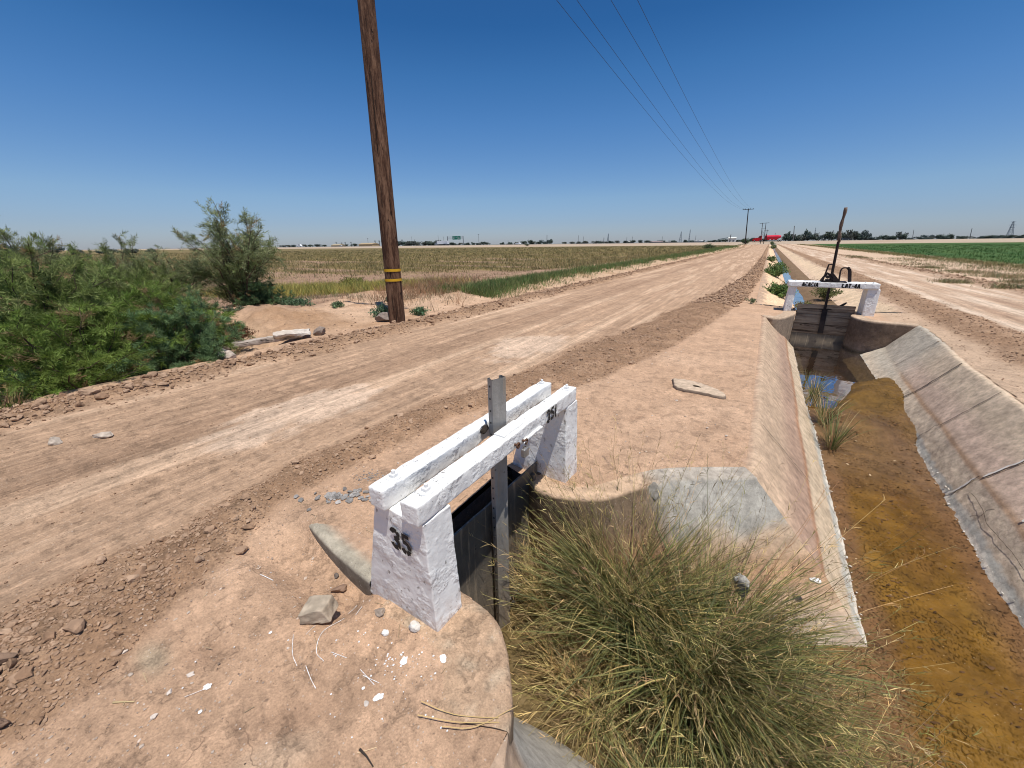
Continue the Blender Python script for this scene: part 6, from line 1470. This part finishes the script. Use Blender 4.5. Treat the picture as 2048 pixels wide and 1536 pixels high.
SEG = [(-246, 22, 30, 4.3, 3, 4.2, 'big dark tree at the left end of the horizon'), (-246, 33, 46, 2.6, 5, 4.0, 'dark tree in the row seen above the left shrubs'), (-246, 55, 72, 2.0, 5, 4, 'low tree on the horizon left of the lone airy shrub'),
 (-901, -560, 470, 3.6, 16, 9, 'small hazy tree on the horizon left of the near pole'), (-488, -400, 440, 5.0, 15, 8.5, 'dense hazy tree between the near pole and the white trailer'), (-410, -398, 441, 6.2, 2, 7, 'taller hazy tree just left of the white trailer'), (-398, -318, 450, 2.8, 12, 6.5, 'low hazy tree near the green road sign'),
 (-302, -230, 450, 2.7, 9, 6, 'hazy tree between the road sign and the bare pole'), (-256, -216, 452, 4.4, 5, 5, 'taller hazy tree clustered at the bare pole'), (-228, -120, 490, 2.2, 16, 6, 'tiny low tree on the middle horizon'), (-122, -30, 520, 1.9, 12, 7, 'tiny low tree left of the white shed'), (-24, 2, 420, 2.2, 4, 6, 'small tree behind the red truck'),
 (9.5, 13, 390, 6.4, 2, 3.6, 'tall rounded tree just right of the red tank'), (13, 34, 398, 4.0, 8, 4.2, 'dark tree in the cluster right of the red tank'), (22, 27, 400, 6.3, 2, 4.4, 'tallest tree in the cluster behind the slim bare pole'), (34, 59, 390, 5.4, 11, 4.6, 'dark tree in the grove behind the gate rod'), (60, 82, 420, 2.6, 7, 4.5, 'low tree right of the grove behind the rod'), (82, 87, 420, 4.3, 2, 3.6, 'tree leaning over the low row right of the grove'), (88, 120, 480, 1.4, 6, 5, 'faint low tree toward the right of the horizon'), (122, 136, 520, 3.0, 7, 4.5, 'dark tree in the long low clump at right'), (138, 182, 520, 1.9, 14, 5, 'low dark tree at the right end of the horizon')]
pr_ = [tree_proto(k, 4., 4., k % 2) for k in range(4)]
used_first = set()
r = np.random.default_rng(77)
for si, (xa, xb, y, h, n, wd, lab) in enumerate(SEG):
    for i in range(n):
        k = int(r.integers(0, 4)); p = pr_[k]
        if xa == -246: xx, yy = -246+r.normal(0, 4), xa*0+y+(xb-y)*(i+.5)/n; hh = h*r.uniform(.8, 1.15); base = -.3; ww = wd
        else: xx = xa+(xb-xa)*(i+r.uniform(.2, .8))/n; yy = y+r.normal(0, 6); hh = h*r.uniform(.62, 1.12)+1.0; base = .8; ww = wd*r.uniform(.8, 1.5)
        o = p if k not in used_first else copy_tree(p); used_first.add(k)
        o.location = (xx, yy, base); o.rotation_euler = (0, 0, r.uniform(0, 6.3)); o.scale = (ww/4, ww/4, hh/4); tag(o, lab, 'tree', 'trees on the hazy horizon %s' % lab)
# palms
def palm():
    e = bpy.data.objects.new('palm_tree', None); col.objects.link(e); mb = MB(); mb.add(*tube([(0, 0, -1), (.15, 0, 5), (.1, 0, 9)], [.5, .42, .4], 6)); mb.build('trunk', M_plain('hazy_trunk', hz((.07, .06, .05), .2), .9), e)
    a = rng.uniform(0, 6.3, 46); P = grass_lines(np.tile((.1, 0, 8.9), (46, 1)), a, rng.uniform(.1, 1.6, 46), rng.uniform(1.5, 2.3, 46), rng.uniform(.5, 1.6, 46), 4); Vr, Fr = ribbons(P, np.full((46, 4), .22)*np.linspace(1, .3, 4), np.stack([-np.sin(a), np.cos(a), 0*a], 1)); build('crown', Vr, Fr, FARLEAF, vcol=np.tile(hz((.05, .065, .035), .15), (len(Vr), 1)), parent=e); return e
pp = palm(); lab_p = ['leftmost of the palms left of the near pole', 'second palm left of the near pole', 'third palm left of the near pole', 'fourth palm left of the near pole', 'palm just left of the near pole, first of a trio', 'middle palm of the trio just left of the near pole', 'palm nearest the left side of the near pole', 'tall lone palm right of the near pole']
for i, (x, z) in enumerate([(-725, 9.9), (-707.9, 8.8), (-696.8, 9.5), (-678.5, 9.3), (-609.3, 11), (-598.5, 10.8), (-592, 9.9), (-539.2, 11.6)]):
    o = pp if i == 0 else copy_tree(pp); o.location = (x, 500, z-9.9); o.rotation_euler = (0, 0, i*1.3); o.scale = (1.2, 1.2, 1); tag(o, lab_p[i], 'palm tree', 'palms on the horizon')
# poles, masts and lattice towers
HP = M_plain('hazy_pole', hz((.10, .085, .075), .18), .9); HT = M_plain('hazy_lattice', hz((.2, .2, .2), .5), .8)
gp = 'thin poles on the horizon'
for x, y, z, lean, r0, arm, lab in [(-503.3, 400, 12.8, 0, .22, 1.6, 'thin pole with a crossarm among the palms'), (-412.5, 400, 13.1, 0, .16, 0, 'faint slim pole right of the near pole'), (-407.3, 400, 9.2, 0, .25, 1.5, 'short pole with a crossarm right of the lone palm'), (-364.4, 400, 14, 0, .16, 0, 'left of the two faint masts above the white trailer'), (-355.2, 400, 12, 0, .16, 0, 'right of the two faint masts above the white trailer'), (-246.9, 330, 11.6, 0, .14, .9, 'street light mast right of the road sign'), (-257, 400, 6.3, 0, .16, 0, 'short faint pole on the middle horizon'), (-206.5, 400, 10.7, 0, .30, 0, 'thick dark bare pole on the middle horizon'), (-191, 450, 10.4, 0, .22, 0, 'left pole of the faint pair right of the thick bare pole'), (-184.7, 450, 9.1, 0, .2, 0, 'right pole of the faint pair right of the thick bare pole'), (-159.9, 450, 7.6, 0, .35, 0, 'short stout pole before the thin mast'), (-133.8, 450, 7.7, 0, .2, 0, 'thin pole right of the thin mast, first of two'), (-127.8, 450, 8, 0, .2, 0, 'thin pole right of the thin mast, second of two'), (-96.4, 450, 7.4, 0, .2, 0, 'thin pole left of the lattice mast'), (-64.1, 450, 7.8, 0, .18, 0, 'thin pole right of the lattice mast'),
  (-21.2, 285, 5.7, .06, .30, 0, 'short dark post standing before the white shed'), (11.2, 282, 9.5, -.12, .24, 0, 'slim bare pole right of the red tank'), (38.5, 420, 8.4, -.1, .25, 0, 'bare pole in the grove left of the gate rod'), (72, 500, 9.4, -.08, .2, 0, 'faint leaning pole right of the grove'), (96.5, 450, 8.8, -.12, .2, 0, 'faint leaning pole right of the leaning tree'), (128.3, 450, 8.9, -.1, .24, 0, 'faint pole left of the large pylon'), (-2.2, 300, 8.2, -.05, .2, .9, 'short pole just behind the front of the red tank'), (2.4, 330, 6.8, -.05, .18, 0, 'tiny pole above the red tank')]:
    e = empty('utility_pole', lab, 'utility pole', (x, y, .5), gp); mb = MB(); mb.add(*tube([(0, 0, 0), (lean*(z-.5), 0, z-.5)], [r0, r0*.75], 6)); mb.build('pole', HP, e)
    if arm: mb = MB(); mb.add(*bar((lean*(z-.5)-arm, 0, z-1.1), (lean*(z-.5)+arm, 0, z-1.1), .25, .25)); mb.build('crossarm', HP, e)
def lattice(label, x, y, z0, h, w, lean=0., arms=(), mat=HT, r0=.12):
    e = empty('transmission_tower', label, 'pylon', (x, y, z0)); mb = MB(); q = [(-1, -1), (1, -1), (1, 1), (-1, 1)]
    def pt(c, t): return np.array((q[c % 4][0]*w/2*(1-.86*t)+lean*h*t, q[c % 4][1]*w/2*(1-.86*t), h*t))
    ts = np.linspace(0, 1, 8)
    for c in range(4): mb.add(*bar(pt(c, 0), pt(c, 1), r0, r0))
    for a_, b_ in zip(ts[:-1], ts[1:]):
        for c in range(4): mb.add(*bar(pt(c, a_), pt(c+1, b_), r0*.7, r0*.7)); mb.add(*bar(pt(c+1, a_), pt(c, b_), r0*.7, r0*.7))
    mb.build('lattice_mast', mat, e)
    for t, L in arms: mb = MB(); mb.add(*bar((lean*h*t-L, 0, h*t), (lean*h*t+L, 0, h*t), r0*1.6, r0*1.6)); mb.build('crossarm', mat, e)
lattice('large lattice pylon at the right end of the horizon', 197.6, 600, 1.5, 15.4, 4.2, -.09, ((.96, 1.8), (.78, 2.4), (.62, 1.8)), r0=.20)
lattice('thin lattice mast on the middle horizon', -172.2, 500, 0, 12.8, 2.4, 0, r0=.16); lattice('tapering lattice mast left of the tall thin one', -87, 500, 0, 13, 3.0, 0, r0=.16); lattice('tallest thin lattice mast on the middle horizon', -77.8, 500, 0, 14.8, 1.3, 0, ((.88, .7),), r0=.18); lattice('leaning lattice mast in the tree cluster right of the red tank', 36.6, 500, 0, 13.4, 1.6, -.08, r0=.16)
# H frame pole structure at the end of the road
e = empty('h_frame_pole', 'dark twin pole power structure standing behind the red truck cab', 'utility pole', (-4.3, 262, .3)); mb = MB()
for dx in (0, 1.55): mb.add(*tube([(dx, 0, 0), (dx-.75, 0, 10.6)], [.17, .12], 7))
mb.add(*bar((-.3, 0, 3), (1.0, 0, 7.2), .10, .10)); mb.add(*bar((1.2, 0, 3), (-.45, 0, 7.2), .10, .10)); mb.build('pole', DARKWOOD, e); mb = MB(); mb.add(*bar((-2.1, 0, 10.3), (2.3, 0, 10.55), .17, .17)); mb.add(*bar((-.9, 0, 7.6), (1.3, 0, 7.6), .14, .14)); mb.build('crossarm', DARKWOOD, e)
# overhead road sign
SG = mm('sign_green', (.005, .16, .11)); e = empty('road_sign', 'green overhead highway sign on a two legged gantry', 'road sign', (-252, 300, 1.4))
mb = MB()
for x in (-9.6, 9.6): mb.add(*tube([(x, 0, 0), (x, 0, 8.1)], .32, 8))
mb.build('gantry_leg', M_plain('gantry_grey', (.14, .15, .16), .7), e); mb = MB()
for z in (5.6, 6.5, 7.6): mb.add(*bar((-9.6, 0, z), (9.6, 0, z), .16, .16))
for i in range(16): mb.add(*bar((-9.6+1.2*i, 0, 5.6), (-8.4+1.2*i, 0, 7.6), .08, .08))
mb.build('truss', M_plain('truss_grey', (.30, .32, .33), .7), e)
mb = MB(); X, F = hexa(blk(-3.0, 3.0, -.5, -.3, 5.0, 8.1), .8, .05, 0); mb.add(X, F); X, F = hexa(blk(3.25, 6.8, -.5, -.3, 5.0, 8.1), .8, .05, 0); mb.add(X, F); pnl = mb.build('sign_panel', SG, e)
mb = MB()
for x, z, l in ((-1.2, 7.2, 2.2), (-1.4, 6.2, 1.8), (1.6, 6.7, 1.0), (4.8, 7.1, 1.8), (4.8, 6.1, 2.2)): mb.add(*box(x-l/2, x+l/2, -.52, -.505, z-.2, z+.2))
mb.build('sign_lettering', mm('sign_white', (.5, .55, .52)), pnl)
# vehicles
TY = M_plain('tyre', (.015, .015, .016), .8); GL = M_plain('window_glass', (.03, .035, .04), .15, 0, .1); WH = mm('white_body', (.72, .73, .74)); DK = mm('dark_body', (.03, .032, .036), .3); SV = mm('silver_body', (.38, .39, .41), .35)
def wheels(e, xs, r_, y0, y1):
    for x in xs:
        for y in (y0, y1):
            mb = MB(); mb.add(*tube([(x, y-.15, r_), (x, y+.15, r_)], r_, 12)); w_ = mb.build('wheel', TY, e); mb = MB(); mb.add(*tube([(x, y-.17, r_), (x, y+.17, r_)], r_*.5, 10)); mb.build('rim', SV, w_)
def carm(label, x, y, z, body, rz=0., van=False, cat='car', name='parked_car'):
    e = empty('car' if not van else 'van', label, cat, (x, y, z), 'vehicles on the highway'); e.rotation_euler = (0, 0, rz); H = 1.9 if van else 1.45
    pr = np.array([(-2.3, .35), (2.3, .35), (2.35, .7), (1.6, .95 if not van else 1.1), (.8, H) if not van else (1.0, H), (-1.2, H) if not van else (-2.2, H), (-2.1, .95), (-2.35, .8)])
    Vb = np.concatenate([np.stack([pr[:, 0], np.full(8, s*.88), pr[:, 1]], 1) for s in (-1, 1)]); j = np.arange(8); mb = MB(); mb.add(Vb, [np.stack([j, (j+1) % 8, 8+(j+1) % 8, 8+j], 1), np.array([j[::-1], 8+j])]); mb.build('body', body, e)
    mb = MB(); mb.add(*box(-1.15 if not van else -.4, .85, -.90, .90, .98 if not van else 1.15, H-.12)); mb.build('window', GL, e); wheels(e, (-1.4, 1.4), .33, -.82, .82); return e
carm('dark car on the highway behind the gate rod', 36.2, 300, 1.47, DK, PI); carm('small white car on the middle of the highway', -182.5, 300, 1.47, WH); carm('dark car on the highway at the left edge of the lone airy shrub', -548, 300, 1.47, DK)
carm('white van on the highway right of the dark car near the lone airy shrub', -512, 300, 1.47, WH, 0, True, 'van').scale = (2.2, 1.2, 1.7)
carm('dark car in front of the white trailer', -262.5, 297, 1.47, DK)
carm('white pickup far left on the horizon under the trees', -236, 20, -.3, WH, 1.5, True, 'van')
carm('white car right of the tan building on the highway', -427, 300, 1.47, SV)
def semi(label, x, y, z, flip=1.):
    e = empty('semi_truck', label, 'truck', (x, y, z), 'vehicles on the highway'); mb = MB(); X, F = hexa(blk(-7.2, 6.2, -1.25, 1.25, 1.1, 4.0), .6, .06, 0); mb.add(X, F); mb.build('trailer', WH, e)
    mb = MB(); pr = np.array([(-10.6, .5), (-7.5, .5), (-7.5, 3.6), (-8.6, 3.6), (-9.1, 2.2), (-10.5, 1.8)]); Vb = np.concatenate([np.stack([pr[:, 0], np.full(6, s*1.2), pr[:, 1]], 1) for s in (-1, 1)]); j = np.arange(6); mb.add(Vb, [np.stack([j, (j+1) % 6, 6+(j+1) % 6, 6+j], 1), np.array([j[::-1], 6+j])]); mb.build('cab', M_plain('cab_grey', (.2, .22, .25), .5), e)
    wheels(e, (-9.8, -6.6, -5.4, 4.2, 5.4), .52, -1.1, 1.1); mb = MB(); mb.add(*box(-7.2, 6.2, -.5, .5, .8, 1.08)); mb.build('chassis', TY, e); return e
semi('white box trailer truck on the highway left of the green sign', -267, 300, 1.47)
# red bulk tanker
RED = mm('red_paint', (.50, .012, .022), .4); RED2 = mm('bright_red_tank', (.62, .02, .05), .35)
e = empty('tanker_truck', 'bright red truck with a long red bulk tank trailer', 'truck', (-2.0, 278, 1.35))
pr = np.array([(-6.6, .5), (-2.3, .5), (-2.3, 3.2), (-3.5, 3.25), (-4.2, 2.2), (-6.4, 1.7), (-6.7, 1.2)]); j = np.arange(7); Vb = np.concatenate([np.stack([pr[:, 0], np.full(7, s*1.2), pr[:, 1]], 1) for s in (-1, 1)]); mb = MB(); mb.add(Vb, [np.stack([j, (j+1) % 7, 7+(j+1) % 7, 7+j], 1), np.array([j[::-1], 7+j])]); mb.build('cab', RED, e)
mb = MB(); mb.add(*box(-3.9, -2.8, -1.23, 1.23, 2.15, 2.9)); mb.build('window', GL, e)
mb = MB(); mb.add(*tube([(-.2, 0, 2.35), (.15, 0, 2.35), (5.6, 0, 2.45), (6.9, 0, 2.6)], [.75, 1.05, 1.05, .55], 18)); mb.build('tank', RED2, e, smooth=False)
for xc in (1.0, 2.9, 4.7): mb = MB(); mb.add(*tube([(xc, 0, 1.9), (xc, 0, 1.35), (xc, 0, .55)], [1.05, .9, .2], 14)); mb.build('hopper', RED2, e)
mb = MB(); X, F = hexa(blk(-.9, .1, -1.0, 1.0, 1.0, 3.3), .3, .08, 0); mb.add(X, F); mb.add(*tube([(-.4, 0, 3.2), (-.4, 0, 4.0)], .25, 8)); mb.build('front_frame', mm('dark_red', (.16, .012, .02)), e)
mb = MB(); mb.add(*box(-2.3, 7.4, -.45, .45, .55, .8)); mb.build('chassis', TY, e); wheels(e, (-5.7, -2.9, -1.9, 6.0, 7.0), .5, -1.05, 1.05)
# buildings and heaps beside the highway
def shed(label, x, y, z, L, D, H, roof, wall, name='shed'):
    e = empty(name, label, 'building', (x, y, z), None); mb = MB(); mb.add(*box(-L/2, L/2, -D/2, D/2, 0, H)); mb.build('wall', wall, e)
    mb = MB(); Vr = np.array([(-L/2-.3, -D/2-.3, H), (L/2+.3, -D/2-.3, H), (L/2+.3, 0, H+roof), (-L/2-.3, 0, H+roof), (-L/2-.3, D/2+.3, H), (L/2+.3, D/2+.3, H)]); mb.add(Vr, [np.array([(0, 1, 2, 3), (3, 2, 5, 4)]), np.array([(0, 3, 4), (1, 5, 2)])]); mb.build('roof', wall, e); return e
e = shed('white shed with a conveyor beyond the highway left of the far pole', -23.0, 330, 1.2, 4.6, 5, 2.7, .7, mm('shed_white', (.68, .68, .62)))
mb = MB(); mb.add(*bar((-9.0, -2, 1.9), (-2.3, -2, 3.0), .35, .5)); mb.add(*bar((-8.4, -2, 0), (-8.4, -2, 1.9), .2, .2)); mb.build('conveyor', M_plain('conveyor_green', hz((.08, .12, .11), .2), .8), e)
mb = MB()
for x in (-1.4, .6): mb.add(*box(x, x+.8, -2.52, -2.505, .1, 1.4))
mb.build('door', M_plain('shed_door', (.2, .2, .19), .8), e)
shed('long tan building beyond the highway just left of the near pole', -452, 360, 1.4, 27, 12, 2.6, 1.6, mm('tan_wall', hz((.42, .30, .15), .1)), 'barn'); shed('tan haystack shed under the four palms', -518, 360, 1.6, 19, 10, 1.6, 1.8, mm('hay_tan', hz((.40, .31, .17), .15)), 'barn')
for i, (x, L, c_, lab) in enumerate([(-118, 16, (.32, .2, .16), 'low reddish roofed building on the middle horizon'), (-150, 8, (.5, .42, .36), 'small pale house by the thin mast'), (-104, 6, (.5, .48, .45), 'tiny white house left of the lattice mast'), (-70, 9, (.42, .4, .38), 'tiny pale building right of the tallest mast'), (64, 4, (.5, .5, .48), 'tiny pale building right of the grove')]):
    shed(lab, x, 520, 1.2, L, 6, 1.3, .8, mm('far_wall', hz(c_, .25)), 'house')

# put each Empty at the base of its thing
bpy.context.view_layer.update()
for o in [x for x in bpy.data.objects if x.type == 'EMPTY' and x.parent is None]:
    if o.location.length > 1e-6: continue
    ch = [c for c in o.children if c.type == 'MESH']
    if not ch: continue
    co = np.concatenate([np.array([v for v in c.bound_box]) for c in ch]); b0 = co.min(0); b1 = co.max(0); p = Vector(((b0[0]+b1[0])/2, (b0[1]+b1[1])/2, b0[2]))
    if o.name.startswith('utility_pole') : p = Vector((p.x if o.scale.x != 1 else float(co[co[:, 2] < b0[2]+.5][:, 0].mean()), float(co[co[:, 2] < b0[2]+.5][:, 1].mean()), b0[2]))
    o.location = p
    for c in o.children: c.matrix_parent_inverse = Matrix.Translation(-p)
